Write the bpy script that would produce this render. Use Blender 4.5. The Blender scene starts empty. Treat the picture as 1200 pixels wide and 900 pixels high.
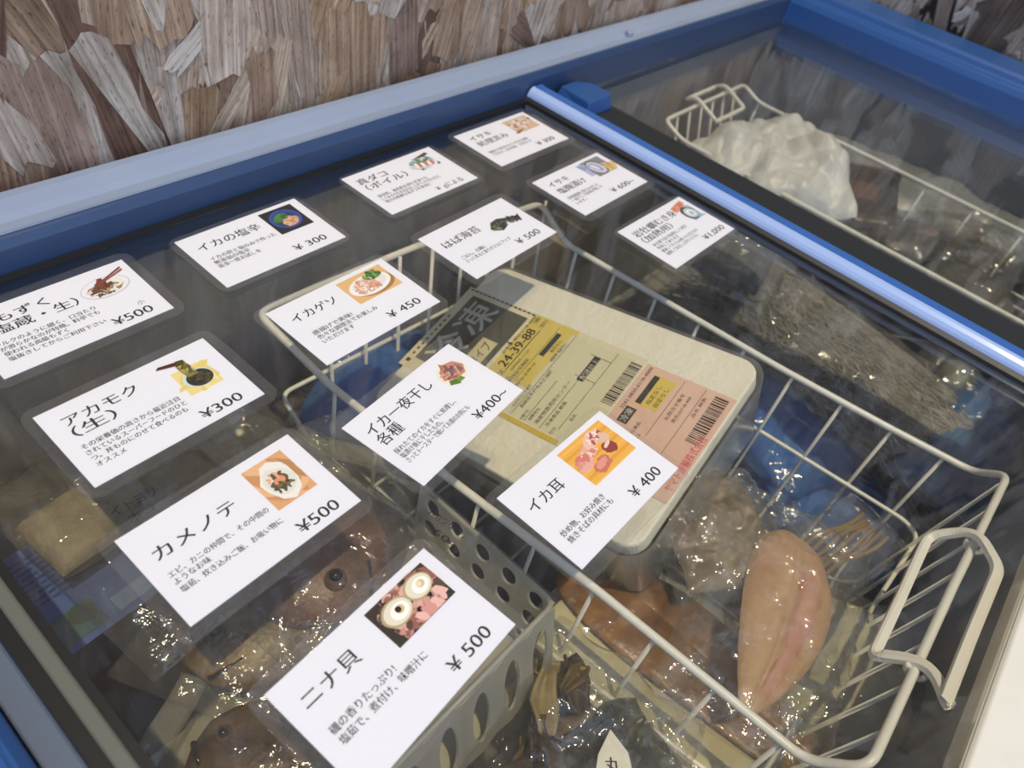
import bpy, math, random
from mathutils import Vector, Matrix, Euler, noise

S = bpy.context.scene
COL = S.collection

# ------------------------------------------------------------------ camera
RX = Vector((0.649322, -0.739261, 0.178533))
RY = Vector((-0.452676, -0.564330, -0.690374))
RZ = Vector((0.611118, 0.367458, -0.701078))
CAM = Vector((-0.275052, -0.153065, 0.301424))
FPX = 865.6
cam = bpy.data.cameras.new('camera')
cam_o = bpy.data.objects.new('camera', cam)
COL.objects.link(cam_o)
M = Matrix.Identity(4)
for i in range(3):
    M[i][0] = RX[i]; M[i][1] = -RY[i]; M[i][2] = -RZ[i]; M[i][3] = CAM[i]
cam_o.matrix_world = M
cam.sensor_width = 36.0
cam.lens = FPX / 1200 * 36
cam.clip_start = 0.01
cam.dof.use_dof = True
cam.dof.focus_distance = 0.42
cam.dof.aperture_fstop = 9.0
S.camera = cam_o

# ------------------------------------------------------------------ light
S.view_settings.view_transform = 'Standard'
S.view_settings.look = 'None'
S.view_settings.gamma = 1
S.view_settings.use_curve_mapping = False
S.view_settings.exposure = 0.0
try:
    S.cycles.transparent_max_bounces = 40
    S.cycles.max_bounces = 10
except Exception:
    pass
W = bpy.data.worlds.new('sky'); S.world = W; W.use_nodes = True
wn = W.node_tree.nodes; wl = W.node_tree.links
bg = wn['Background']
tc = wn.new('ShaderNodeTexCoord'); sep = wn.new('ShaderNodeSeparateXYZ')
rp = wn.new('ShaderNodeValToRGB')
rp.color_ramp.elements[0].position = 0.0; rp.color_ramp.elements[0].color = (0.60, 0.68, 0.80, 1)
rp.color_ramp.elements[1].position = 0.7; rp.color_ramp.elements[1].color = (0.36, 0.52, 0.92, 1)
wl.new(tc.outputs['Generated'], sep.inputs[0]); wl.new(sep.outputs[2], rp.inputs[0]); wl.new(rp.outputs[0], bg.inputs[0])
bg.inputs[1].default_value = 1.6
sun = bpy.data.lights.new('sun', 'SUN'); sun.energy = 2.7; sun.angle = 0.02; sun.color = (1.0, 0.84, 0.56)
sun_o = bpy.data.objects.new('sun', sun); COL.objects.link(sun_o)
sun_o.rotation_euler = Vector((0.13, 0.18, -0.96)).to_track_quat('-Z', 'Y').to_euler()
sun_o.location = (-0.4, -0.8, 3)

# ------------------------------------------------------------------ helpers
def P(u, v, z):
    """the point at height z seen along the camera ray through (u, v)"""
    d = RX * ((u - 600) / FPX) + RY * ((v - 450) / FPX) + RZ
    return CAM + d * ((z - CAM.z) / d.z)

PM = {}
def thing(name, label, cat, loc=(0, 0, 0), rot=(0, 0, 0), group=None):
    o = bpy.data.objects.new(name, None); COL.objects.link(o)
    o.empty_display_size = 0.02
    o.location = loc; o.rotation_euler = rot
    PM[o.name] = Matrix.Translation(Vector(loc)) @ Euler(rot).to_matrix().to_4x4()
    o['label'] = label; o['category'] = cat
    if group: o['group'] = group
    return o

class MB:
    def __init__(s): s.v = []; s.f = []; s.m = []; s.uv = {}
    def add(s, vs, fs, mi=0):
        b = len(s.v); s.v += [Vector(p) for p in vs]
        s.f += [tuple(b + i for i in f) for f in fs]; s.m += [mi] * len(fs)
        return s
    def box(s, lo, hi, mi=0):
        x0, y0, z0 = lo; x1, y1, z1 = hi
        return s.add([(x0,y0,z0),(x1,y0,z0),(x1,y1,z0),(x0,y1,z0),(x0,y0,z1),(x1,y0,z1),(x1,y1,z1),(x0,y1,z1)],
                     [(0,3,2,1),(4,5,6,7),(0,1,5,4),(1,2,6,5),(2,3,7,6),(3,0,4,7)], mi)
    def prism(s, prof, axis, a, b, mi=0):
        """profile of 2-D points swept along an axis ('x': profile is (y,z), 'y': profile is (x,z), 'z': (x,y))"""
        def pt(p, t):
            return (t, p[0], p[1]) if axis == 'x' else (p[0], t, p[1]) if axis == 'y' else (p[0], p[1], t)
        n = len(prof)
        vs = [pt(p, a) for p in prof] + [pt(p, b) for p in prof]
        fs = [(i, (i + 1) % n, n + (i + 1) % n, n + i) for i in range(n)] + [tuple(range(n)), tuple(range(2 * n - 1, n - 1, -1))]
        return s.add(vs, fs, mi)
    def tube(s, pts, r, n=10, closed=False, mi=0):
        pts = [Vector(p) for p in pts]; N = len(pts); vs = []; up = None
        rr = r if isinstance(r, (list, tuple)) else [r] * N
        for i, p in enumerate(pts):
            if closed: t = (pts[(i + 1) % N] - pts[i - 1])
            else: t = pts[min(i + 1, N - 1)] - pts[max(i - 1, 0)]
            t.normalize()
            if up is None:
                up = t.orthogonal().normalized()
            up = (up - t * up.dot(t))
            if up.length < 1e-6: up = t.orthogonal()
            up.normalize(); w = t.cross(up)
            for k in range(n):
                a = 2 * math.pi * k / n
                vs.append(p + (up * math.cos(a) + w * math.sin(a)) * rr[i])
        fs = []
        for i in range(N if closed else N - 1):
            j = (i + 1) % N
            for k in range(n):
                fs.append((i*n+k, i*n+(k+1) % n, j*n+(k+1) % n, j*n+k))
        if not closed:
            fs.append(tuple(range(n - 1, -1, -1))); fs.append(tuple((N-1)*n+k for k in range(n)))
        return s.add(vs, fs, mi)
    def grid(s, fn, nu, nv, mi=0, closed_v=False):
        vs = [fn(i / nu, j / nv) for i in range(nu + 1) for j in range(nv + (0 if closed_v else 1))]
        w = nv if closed_v else nv + 1
        fs = []
        for i in range(nu):
            for j in range(nv):
                j2 = (j + 1) % w if closed_v else j + 1
                fs.append((i*w+j, (i+1)*w+j, (i+1)*w+j2, i*w+j2))
        return s.add(vs, fs, mi)
    def ball(s, c, r, nu=10, nv=14, mi=0):
        c = Vector(c); r = (r, r, r) if not isinstance(r, (tuple, list)) else r
        return s.grid(lambda u, v: c + Vector((r[0]*math.sin(math.pi*u)*math.cos(2*math.pi*v), r[1]*math.sin(math.pi*u)*math.sin(2*math.pi*v), r[2]*math.cos(math.pi*u))), nu, nv, mi, True)
    def build(s, name, mats, parent=None, smooth=False, world=True, bevel=0, sub=0, solid=0):
        me = bpy.data.meshes.new(name)
        lo = Vector((min(p[k] for p in s.v) for k in range(3))); hi = Vector((max(p[k] for p in s.v) for k in range(3)))
        c = (lo + hi) / 2
        me.from_pydata([p - c for p in s.v], [], s.f)
        mats = mats if isinstance(mats, (list, tuple)) else [mats]
        for m in mats: me.materials.append(m)
        me.polygons.foreach_set('material_index', s.m)
        if smooth: me.polygons.foreach_set('use_smooth', [True] * len(s.f))
        me.update()
        o = bpy.data.objects.new(name, me); COL.objects.link(o); o.location = c
        if parent:
            o.parent = parent
            if world:
                o.matrix_parent_inverse = PM[parent.name].inverted()
                PM[o.name] = Matrix.Translation(c)
            else:
                PM[o.name] = PM[parent.name] @ Matrix.Translation(c)
        else:
            PM[o.name] = Matrix.Translation(c)
        if solid:
            md = o.modifiers.new('solid', 'SOLIDIFY'); md.thickness = solid; md.offset = 0
        if bevel:
            md = o.modifiers.new('bevel', 'BEVEL'); md.width = bevel; md.segments = 3; md.limit_method = 'ANGLE'; md.angle_limit = 0.6
        if sub:
            md = o.modifiers.new('sub', 'SUBSURF'); md.levels = sub; md.render_levels = sub
        return o

def tag(o, label=None, cat=None, group=None, kind=None):
    for k, v in (('label', label), ('category', cat), ('group', group), ('kind', kind)):
        if v: o[k] = v
    return o

# a local frame: origin, x direction, y direction -> builder of points
class Frame:
    def __init__(s, o, x, y=None, z=None):
        s.o = Vector(o); s.x = Vector(x).normalized()
        if y is None:
            z = Vector(z or (0, 0, 1)); s.z = (z - s.x * z.dot(s.x)).normalized(); s.y = s.z.cross(s.x)
        else:
            y = Vector(y); s.y = (y - s.x * y.dot(s.x)).normalized(); s.z = s.x.cross(s.y)
    def __call__(s, a, b, c=0.0): return s.o + s.x * a + s.y * b + s.z * c
    def rot(s):
        m = Matrix((s.x, s.y, s.z)).transposed(); return m.to_euler()

# ------------------------------------------------------------------ materials
def nodes(name):
    m = bpy.data.materials.new(name); m.use_nodes = True
    nt = m.node_tree; nt.nodes.clear()
    out = nt.nodes.new('ShaderNodeOutputMaterial')
    return m, nt, out

def mat(name, col, rough=0.5, metal=0.0, spec=0.5, n=None, bump=None, coat=0.0, sss=0.0, trans=0.0):
    """n = (scale, second colour, amount 0..1, stretch xyz), bump = (scale, strength)"""
    m, nt, out = nodes(name)
    b = nt.nodes.new('ShaderNodeBsdfPrincipled')
    b.inputs['Base Color'].default_value = (*col, 1)
    b.inputs['Roughness'].default_value = rough; b.inputs['Metallic'].default_value = metal
    b.inputs['Specular IOR Level'].default_value = spec
    b.inputs['Coat Weight'].default_value = coat
    if sss:
        b.inputs['Subsurface Weight'].default_value = sss; b.inputs['Subsurface Scale'].default_value = 0.01
    tcn = None
    if n or bump:
        tcn = nt.nodes.new('ShaderNodeTexCoord')
    if n:
        mp = nt.nodes.new('ShaderNodeMapping'); mp.inputs['Scale'].default_value = n[3] if len(n) > 3 else (1, 1, 1)
        nt.links.new(tcn.outputs['Object'], mp.inputs[0])
        no = nt.nodes.new('ShaderNodeTexNoise'); no.inputs['Scale'].default_value = n[0]; no.inputs['Detail'].default_value = 5
        nt.links.new(mp.outputs[0], no.inputs['Vector'])
        r = nt.nodes.new('ShaderNodeValToRGB'); r.color_ramp.elements[0].position = 0.5 - 0.22; r.color_ramp.elements[1].position = 0.5 + 0.22
        r.color_ramp.elements[0].color = (*col, 1)
        r.color_ramp.elements[1].color = (*[col[i] * (1 - n[2]) + n[1][i] * n[2] for i in range(3)], 1)
        nt.links.new(no.outputs[0], r.inputs[0]); nt.links.new(r.outputs[0], b.inputs['Base Color'])
    if bump:
        n2 = nt.nodes.new('ShaderNodeTexNoise'); n2.inputs['Scale'].default_value = bump[0]; n2.inputs['Detail'].default_value = 4
        nt.links.new(tcn.outputs['Object'], n2.inputs['Vector'])
        bp = nt.nodes.new('ShaderNodeBump'); bp.inputs['Strength'].default_value = bump[1]; bp.inputs['Distance'].default_value = 0.004
        nt.links.new(n2.outputs[0], bp.inputs['Height']); nt.links.new(bp.outputs[0], b.inputs['Normal'])
    nt.links.new(b.outputs[0], out.inputs[0])
    return m

def clear(name, tint=(1, 1, 1), haze=0.0, hazecol=(0.9, 0.9, 0.9), f0=0.04, rough=0.02, bump=None, fmax=1.0):
    """clear sheet: see-through, with a mirror share that grows at grazing angles, and a little milky scatter"""
    m, nt, out = nodes(name); N = nt.nodes.new; L = nt.links.new
    tr = N('ShaderNodeBsdfTransparent'); tr.inputs[0].default_value = (*tint, 1)
    gl = N('ShaderNodeBsdfGlossy'); gl.inputs['Roughness'].default_value = rough; gl.inputs['Color'].default_value = (1, 1, 1, 1)
    geo = N('ShaderNodeNewGeometry')
    dot = N('ShaderNodeVectorMath'); dot.operation = 'DOT_PRODUCT'
    L(geo.outputs['Incoming'], dot.inputs[1])
    if bump:
        t = N('ShaderNodeTexCoord'); no = N('ShaderNodeTexNoise'); no.inputs['Scale'].default_value = bump[0]; no.inputs['Detail'].default_value = 3
        no.inputs['Distortion'].default_value = 1.0
        L(t.outputs['Object'], no.inputs['Vector'])
        bp = N('ShaderNodeBump'); bp.inputs['Strength'].default_value = bump[1]; bp.inputs['Distance'].default_value = 0.006
        L(no.outputs[0], bp.inputs['Height']); L(bp.outputs[0], gl.inputs['Normal']); L(bp.outputs[0], dot.inputs[0])
    else:
        L(geo.outputs['Normal'], dot.inputs[0])
    ab = N('ShaderNodeMath'); ab.operation = 'ABSOLUTE'; L(dot.outputs['Value'], ab.inputs[0])
    om = N('ShaderNodeMath'); om.operation = 'SUBTRACT'; om.inputs[0].default_value = 1; L(ab.outputs[0], om.inputs[1]); om.use_clamp = True
    pw = N('ShaderNodeMath'); pw.operation = 'POWER'; pw.inputs[1].default_value = 5; L(om.outputs[0], pw.inputs[0])
    ma = N('ShaderNodeMath'); ma.operation = 'MULTIPLY_ADD'; ma.inputs[1].default_value = fmax - f0; ma.inputs[2].default_value = f0; L(pw.outputs[0], ma.inputs[0])
    base = tr.outputs[0]
    if haze:
        df = N('ShaderNodeBsdfDiffuse'); df.inputs[0].default_value = (*hazecol, 1)
        tl = N('ShaderNodeBsdfTranslucent'); tl.inputs[0].default_value = (*hazecol, 1)
        ms = N('ShaderNodeMixShader'); ms.inputs[0].default_value = 0.5; L(df.outputs[0], ms.inputs[1]); L(tl.outputs[0], ms.inputs[2])
        mx = N('ShaderNodeMixShader'); mx.inputs[0].default_value = haze; L(tr.outputs[0], mx.inputs[1]); L(ms.outputs[0], mx.inputs[2])
        base = mx.outputs[0]
    m2 = N('ShaderNodeMixShader'); L(ma.outputs[0], m2.inputs[0]); L(base, m2.inputs[1]); L(gl.outputs[0], m2.inputs[2])
    L(m2.outputs[0], out.inputs[0])
    return m

_flat = {}
def flat(c, rough=0.6):
    """printing ink of one colour (c in 0..255)"""
    k = tuple(c)
    if k not in _flat:
        lin = [((x / 255) / 12.92 if x <= 10 else ((x / 255 + 0.055) / 1.055) ** 2.4) for x in c]
        _flat[k] = mat('ink', lin, rough, spec=0.2)
    return _flat[k]

def lin(*c): return tuple(((x / 255) / 12.92 if x <= 10 else ((x / 255 + 0.055) / 1.055) ** 2.4) for x in c)

MT = dict(
    blue=mat('blue plastic', (0.022, 0.085, 0.27), 0.36),
    bluedark=mat('blue plastic face', (0.026, 0.055, 0.13), 0.4),
    pale=mat('pale blue enamel', (0.24, 0.30, 0.42), 0.33, n=(9, (0.30, 0.37, 0.50), 0.5)),
    dark=mat('dark grey seal', (0.018, 0.021, 0.024), 0.5),
    black=mat('black rubber', (0.008, 0.009, 0.010), 0.5),
    olive=mat('grey aluminium', (0.13, 0.13, 0.11), 0.4),
    slate=mat('slate plastic', (0.10, 0.13, 0.18), 0.45),
    cream=mat('cream enamel', (0.70, 0.68, 0.58), 0.4, n=(60, (0.76, 0.74, 0.64), 0.5)),
    liner=mat('painted liner', (0.20, 0.215, 0.235), 0.40, n=(6, (0.28, 0.285, 0.29), 0.7)),
    track=mat('ribbed track', (0.28, 0.28, 0.26), 0.25),
    white_wire=mat('white coated wire', (0.80, 0.80, 0.74), 0.32),
    white_plastic=mat('white plastic', (0.84, 0.83, 0.76), 0.35),
    paper=mat('white card', (0.83, 0.84, 0.89), 0.6, spec=0.15),
    ink=mat('black ink', (0.022, 0.022, 0.026), 0.6, spec=0.2),
    bluink=mat('blue marker ink', (0.02, 0.035, 0.12), 0.6, spec=0.2),
    concrete=mat('concrete', (0.30, 0.28, 0.25), 0.9, n=(6, (0.4, 0.38, 0.34), 0.6)),
    glass=clear('lid glass', (0.985, 0.98, 0.948), 0.008, (0.8, 0.85, 0.9), 0.075, 0.0),
    pouch=clear('laminate film', (0.97, 0.97, 0.97), 0.038, (0.9, 0.9, 0.9), 0.03, 0.05, bump=(160, 0.02)),
    film=clear('clear bag film', (0.97, 0.97, 0.96), 0.05, (0.85, 0.85, 0.82), 0.06, 0.09, bump=(45, 0.9)),
    film_tight=clear('vacuum film', (0.97, 0.97, 0.95), 0.045, (0.85, 0.83, 0.78), 0.06, 0.08, bump=(70, 0.5)),
    film_blue=clear('blue bag film', (0.40, 0.58, 0.82), 0.5, (0.14, 0.38, 0.86), 0.05, 0.12, bump=(40, 0.9)),
    film_white=mat('white bag film', (0.70, 0.71, 0.69), 0.4, n=(26, (0.50, 0.52, 0.50), 0.8), bump=(55, 0.8)),
    tub=clear('milky tub plastic', (0.74, 0.76, 0.75), 0.5, (0.70, 0.71, 0.66), 0.05, 0.18),
    perf=clear('milky basket plastic', (0.8, 0.8, 0.78), 0.85, (0.74, 0.73, 0.66), 0.04, 0.3),
)

# ------------------------------------------------------------------ setting
def structure(o): o['kind'] = 'structure'; return o
structure(MB().box((-3, -4, -0.90), (3, 0.8, -0.85)).build('floor', MT['concrete']))

def osb_material():
    m, nt, out = nodes('strand board'); N = nt.nodes.new; L = nt.links.new
    b = N('ShaderNodeBsdfPrincipled'); b.inputs['Roughness'].default_value = 0.7; b.inputs['Specular IOR Level'].default_value = 0.25
    at = N('ShaderNodeVertexColor'); at.layer_name = 'chip'
    uv = N('ShaderNodeUVMap'); uv.uv_map = 'grain'
    mp = N('ShaderNodeMapping'); mp.inputs['Scale'].default_value = (9, 330, 1); L(uv.outputs[0], mp.inputs[0])
    n1 = N('ShaderNodeTexNoise'); n1.inputs['Scale'].default_value = 1.0; n1.inputs['Detail'].default_value = 6; n1.inputs['Distortion'].default_value = 0.4; L(mp.outputs[0], n1.inputs['Vector'])
    mp2 = N('ShaderNodeMapping'); mp2.inputs['Scale'].default_value = (160, 700, 1); L(uv.outputs[0], mp2.inputs[0])
    n2 = N('ShaderNodeTexNoise'); n2.inputs['Scale'].default_value = 1.0; n2.inputs['Detail'].default_value = 3; L(mp2.outputs[0], n2.inputs['Vector'])
    mp3 = N('ShaderNodeMapping'); mp3.inputs['Scale'].default_value = (25, 40, 1); L(uv.outputs[0], mp3.inputs[0])
    n3 = N('ShaderNodeTexNoise'); n3.inputs['Scale'].default_value = 1.0; n3.inputs['Detail'].default_value = 5; L(mp3.outputs[0], n3.inputs['Vector'])
    r1 = N('ShaderNodeValToRGB'); r1.color_ramp.elements[0].position = 0.30; r1.color_ramp.elements[0].color = (0.50, 0.45, 0.41, 1)
    r1.color_ramp.elements[1].position = 0.68; r1.color_ramp.elements[1].color = (1.28, 1.28, 1.28, 1)
    L(n1.outputs[0], r1.inputs[0])
    r2 = N('ShaderNodeValToRGB'); r2.color_ramp.elements[0].position = 0.30; r2.color_ramp.elements[0].color = (0.45, 0.38, 0.34, 1)
    r2.color_ramp.elements[1].position = 0.42; r2.color_ramp.elements[1].color = (1, 1, 1, 1)
    L(n2.outputs[0], r2.inputs[0])
    r3 = N('ShaderNodeValToRGB'); r3.color_ramp.elements[0].position = 0.35; r3.color_ramp.elements[0].color = (0.72, 0.68, 0.66, 1)
    r3.color_ramp.elements[1].position = 0.62; r3.color_ramp.elements[1].color = (1.1, 1.1, 1.12, 1)
    L(n3.outputs[0], r3.inputs[0])
    def mul(a, c):
        x = N('ShaderNodeMix'); x.data_type = 'RGBA'; x.blend_type = 'MULTIPLY'; x.inputs[0].default_value = 1.0
        L(a, x.inputs[6]); L(c, x.inputs[7]); return x.outputs[2]
    c = mul(mul(mul(at.outputs[0], r1.outputs[0]), r2.outputs[0]), r3.outputs[0])
    L(c, b.inputs['Base Color'])
    bp = N('ShaderNodeBump'); bp.inputs['Strength'].default_value = 0.5; bp.inputs['Distance'].default_value = 0.001
    L(n1.outputs[0], bp.inputs['Height']); L(bp.outputs[0], b.inputs['Normal'])
    L(b.outputs[0], out.inputs[0])
    return m
OSB = osb_material()

def osb_wall(name, frame, a0, a1, b0, b1, seed, palette, count, depth=0.05, dense=None):
    """board of pressed wood strands: a slab with lapped strand faces, axis a across, b upward, normal towards the room"""
    rnd = random.Random(seed)
    V, F, C, U = [], [], [], []
    def poly(pts, col, ang, off):
        b = len(V); V.extend(frame(*p) for p in pts); F.append(tuple(range(b, b + len(pts))))
        ca, sa = math.cos(ang), math.sin(ang)
        for p in pts:
            U.append((p[0] * ca + p[1] * sa + off, -p[0] * sa + p[1] * ca + off * 1.7)); C.append(col)
    q = [(a0, b0), (a1, b0), (a1, b1), (a0, b1)]
    base = (0.14, 0.09, 0.06)
    poly([(x, y, 0.0) for x, y in q], base, 1.5, 0)
    poly([(x, y, -depth) for x, y in reversed(q)], base, 1.5, 0)
    for i in range(4):
        (xa, ya), (xb, yb) = q[i], q[(i + 1) % 4]
        poly([(xb, yb, 0), (xa, ya, 0), (xa, ya, -depth), (xb, yb, -depth)], base, 1.5, 0)
    for k in range(count):
        if dense and rnd.random() < dense[1]:
            x = rnd.uniform(dense[0][0], dense[0][1]); y = rnd.uniform(dense[0][2], dense[0][3])
        else:
            x = rnd.uniform(a0, a1); y = rnd.uniform(b0, b1)
        kind = rnd.random()
        if kind < 0.45: ln, wd, ang = rnd.uniform(0.09, 0.20) / 2, rnd.uniform(0.022, 0.062) / 2, math.pi / 2 + rnd.gauss(0, 0.20)
        elif kind < 0.75: ln, wd, ang = rnd.uniform(0.03, 0.11) / 2, rnd.uniform(0.008, 0.028) / 2, math.pi / 2 + rnd.gauss(0, 0.42)
        elif kind < 0.86: ln, wd, ang = rnd.uniform(0.03, 0.07) / 2, rnd.uniform(0.010, 0.030) / 2, rnd.uniform(0, math.pi)
        else: ln, wd, ang = rnd.uniform(0.02, 0.10) / 2, rnd.uniform(0.0008, 0.0035) / 2, math.pi / 2 + rnd.gauss(0, 0.6)
        pts = []; big = wd > .004; ne = 7 if big else 2; ns = 7; skew = rnd.uniform(-.5, .5) * wd
        for i in range(ns): pts.append((-ln + 2 * ln * (i + .3) / ns, -wd * (1 + (rnd.gauss(0, .10) if big else 0))))
        for i in range(ne): pts.append((ln + skew + (rnd.gauss(0, .12 * wd + .0015) if big else 0), -wd + 2 * wd * (i + .5) / ne))
        for i in range(ns): pts.append((ln - 2 * ln * (i + .3) / ns, wd * (1 + (rnd.gauss(0, .10) if big else 0))))
        for i in range(ne): pts.append((-ln + skew + (rnd.gauss(0, .12 * wd + .0015) if big else 0), wd - 2 * wd * (i + .5) / ne))
        ca, sa = math.cos(ang), math.sin(ang)
        z = 0.0004 + 0.0022 * k / count
        tx, ty = rnd.gauss(0, 0.004), rnd.gauss(0, 0.012)
        P3 = [(min(max(x + px * ca - py * sa, a0), a1), min(max(y + px * sa + py * ca, b0), b1), max(0.0002, z + px * tx + py * ty)) for px, py in pts]
        col = rnd.choice(palette); g = rnd.uniform(0.8, 1.15)
        poly(P3, tuple(c * g for c in col), ang, rnd.uniform(0, 50))
    me = bpy.data.meshes.new(name); me.from_pydata(V, [], F); me.materials.append(OSB)
    ca = me.color_attributes.new('chip', 'FLOAT_COLOR', 'CORNER'); uvl = me.uv_layers.new(name='grain')
    i = 0
    for p in me.polygons:
        for li in p.loop_indices:
            vi = me.loops[li].vertex_index
            ca.data[li].color = (*C[vi], 1); uvl.data[li].uv = U[vi]
    o = bpy.data.objects.new(name, me); COL.objects.link(o)
    return structure(o)

PAL = [lin(172, 154, 134), lin(164, 142, 120), lin(158, 134, 110), lin(184, 170, 154), lin(190, 182, 170), lin(178, 160, 138),
       lin(150, 126, 104), lin(140, 112, 90), lin(134, 112, 98), lin(146, 126, 112), lin(176, 158, 140), lin(168, 158, 148), lin(176, 148, 118), lin(112, 88, 74), lin(160, 140, 124), lin(186, 176, 162)]
wall_y = 0.30
osb_wall('wall_back', Frame((0, wall_y, 0), (1, 0, 0), (0, 0, 1)), -1.6, 1.0, -0.85, 2.1, 5, PAL, 7500, dense=((-0.45, 1.0, -0.05, 0.75), 0.6))
PAL2 = [lin(172, 168, 160), lin(160, 152, 140), lin(182, 180, 174), lin(150, 140, 130), lin(190, 188, 184), lin(136, 126, 116), lin(92, 82, 76), lin(46, 42, 42), lin(166, 160, 152)]
osb_wall('wall_right', Frame((0.972, 0, 0), (0, -1, 0), (0, 0, 1)), -0.295, 1.2, -0.85, 3.3, 8, PAL2, 4600, dense=((-0.295, 0.5, -0.05, 1.2), 0.6))

structure(MB().box((-1.6, -0.05, 2.1), (1.02, 0.35, 2.14)).build('added_eave', mat('added eave boards', lin(120, 100, 82), .7, n=(8, lin(96, 78, 62), .6, (1, 8, 1)))))  # unseen slab, added to keep blue sky out of the glass reflections

# ------------------------------------------------------------------ the freezer
FX0, FX1, FY0, FY1 = -0.33, 0.955, -0.33, 0.292
fz = thing('chest_freezer', 'long blue and cream chest freezer standing along the chipboard walls', 'freezer', (0.3, 0, -0.85))
body = MB()
body.box((FX0, FY0, -0.85), (FX1, FY0 + 0.04, -0.004)); body.box((FX0, FY1 - 0.03, -0.85), (FX1, FY1, -0.01))
body.box((FX0, FY0 + 0.04, -0.85), (FX0 + 0.03, FY1 - 0.03, -0.01)); body.box((FX1 - 0.03, FY0 + 0.04, -0.85), (FX1, FY1 - 0.03, -0.01))
body.box((FX0 + 0.03, FY0 + 0.04, -0.85), (FX1 - 0.03, FY1 - 0.03, -0.45))
body.build('cabinet', MT['cream'], fz)
ln_ = MB()
ln_.box((-0.27, -0.289, -0.45), (0.885, -0.287, -0.022)); ln_.box((-0.27, 0.247, -0.45), (0.885, 0.26, -0.022))
ln_.box((-0.288, -0.287, -0.45), (-0.27, 0.247, -0.022)); ln_.box((0.885, -0.287, -0.45), (0.90, 0.247, -0.022))
ln_.box((-0.27, -0.287, -0.45), (0.885, 0.247, -0.42))
tag(ln_.build('liner', MT['liner'], fz), 'grey painted inner liner')
# back rail with a pale rounded top and a blue inner face
rail = MB()
rail.prism([(0.2462, -0.02), (0.2462, 0.016), (0.249, 0.0215), (0.252, 0.0225), (0.252, -0.02)], 'x', FX0, FX1)
tag(rail.build('rail_face', MT['bluedark'], fz, bevel=0.0008), 'blue inner face of the back rail')
rail = MB()
rail.prism([(0.2522, -0.012), (0.2522, 0.0222), (0.262, 0.0215), (0.267, 0.0235), (0.278, 0.0262), (0.2845, 0.0262), (0.2855, 0.022), (0.292, 0.022), (0.292, -0.012)], 'x', FX0, FX1)
tag(rail.build('rail', MT['pale'], fz, bevel=0.001), 'pale blue back rail')
nub = MB(); nub.tube([(0.470, 0.262, 0.020), (0.470, 0.262, 0.0275)], 0.0045, 14)
nub.build('rail_plug', MT['pale'], fz, bevel=0.001)
er = MB()
er.prism([(0.868, -0.02), (0.868, 0.012), (0.872, 0.020), (0.882, 0.022), (0.885, 0.029), (0.889, 0.0315), (0.950, 0.0315), (0.955, 0.027), (0.955, -0.02)], 'y', FY0, 0.2455)
tag(er.build('end_rail', MT['blue'], fz, bevel=0.001), 'deep blue end rail')
el = MB(); el.prism([(-0.335, -0.03), (-0.335, 0.010), (-0.330, 0.014), (-0.290, 0.014), (-0.2855, 0.008), (-0.2855, -0.03)], 'y', FY0, 0.2455)
el.build('end_rail', MT['blue'], fz, bevel=0.0015)
tk = MB()
for k in range(6): tk.box((-0.285, -0.2865 + k * 0.0021, -0.022), (0.868, -0.2865 + k * 0.0021 + 0.0012, -0.0125 + (0.0015 if k in (0, 5) else 0)))
tk.box((-0.285, -0.2868, -0.0235), (0.868, -0.2738, -0.0215))
tag(tk.build('lid_track', MT['track'], fz), 'ribbed grey sliding track')
tb = MB(); tb.box((0.066, -0.2866, -0.012), (0.074, -0.2745, -0.0085)); tb.build('track_stop', MT['white_plastic'], fz, bevel=0.001)
fr = MB(); fr.prism([(-0.2725, -0.02), (-0.2725, -0.002), (-0.2745, 0.0), (-0.327, 0.0), (-0.3305, -0.004), (-0.3305, -0.02)], 'x', FX0, FX1)
tag(fr.build('front_rail', MT['cream'], fz, bevel=0.0008), 'cream front rail')

# near sliding lid
ld = thing('glass_lid', 'glass sliding lid with blue edge bar, covered in laminated price cards', 'freezer lid', (0.02, -0.01, -0.004), group='glass sliding lids')
g = MB(); g.box((-0.2585, -0.2715, -0.0045), (0.2805, 0.2458, -0.0003)); g.build('pane', MT['glass'], ld)
e = MB(); e.prism([(0.2785, -0.0075), (0.2785, 0.0012), (0.2815, 0.0034), (0.2815, -0.0075)], 'y', -0.2715, 0.2458)
e.box((-0.2620, -0.2715, -0.0075), (-0.2585, 0.2458, 0.0012)); e.box((-0.2585, 0.2405, 0.0), (0.2785, 0.2458, 0.0012))
tag(e.build('seal', MT['black'], ld), 'black rubber seal')
e = MB(); e.prism([(0.2818, -0.0075), (0.2818, 0.0035), (0.284, 0.0065), (0.288, 0.0092), (0.292, 0.0104), (0.3005, 0.0108), (0.3045, 0.0090), (0.306, 0.004), (0.306, -0.0075)], 'y', -0.2715, 0.2445)
tag(e.build('edge_bar', mat('light blue gloss plastic', (0.035, 0.12, 0.40), 0.25, n=(5, (0.045, 0.15, 0.44), 0.5)), ld, smooth=False, bevel=0.0008), 'glossy blue edge bar')
e = MB(); e.prism([(0.2818, 0.0030), (0.2824, 0.0060), (0.2838, 0.0086), (0.2865, 0.0106), (0.2895, 0.0113), (0.2905, 0.0108), (0.2880, 0.0060), (0.285, 0.003)], 'y', -0.2715, 0.2445)  # pale colour stands in for sky glare on the bar's bevel
tag(e.build('highlight_strip', mat('pale blue painted highlight', (0.34, 0.46, 0.74), 0.2), ld, bevel=0.0006), 'pale strip painted as the sky highlight along the edge bar')
e = MB()
e.prism([(-0.2845, -0.0075), (-0.2845, 0.003), (-0.2745, 0.003), (-0.2735, -0.001), (-0.2735, -0.0075)], 'y', -0.2715, 0.2445)
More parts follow.
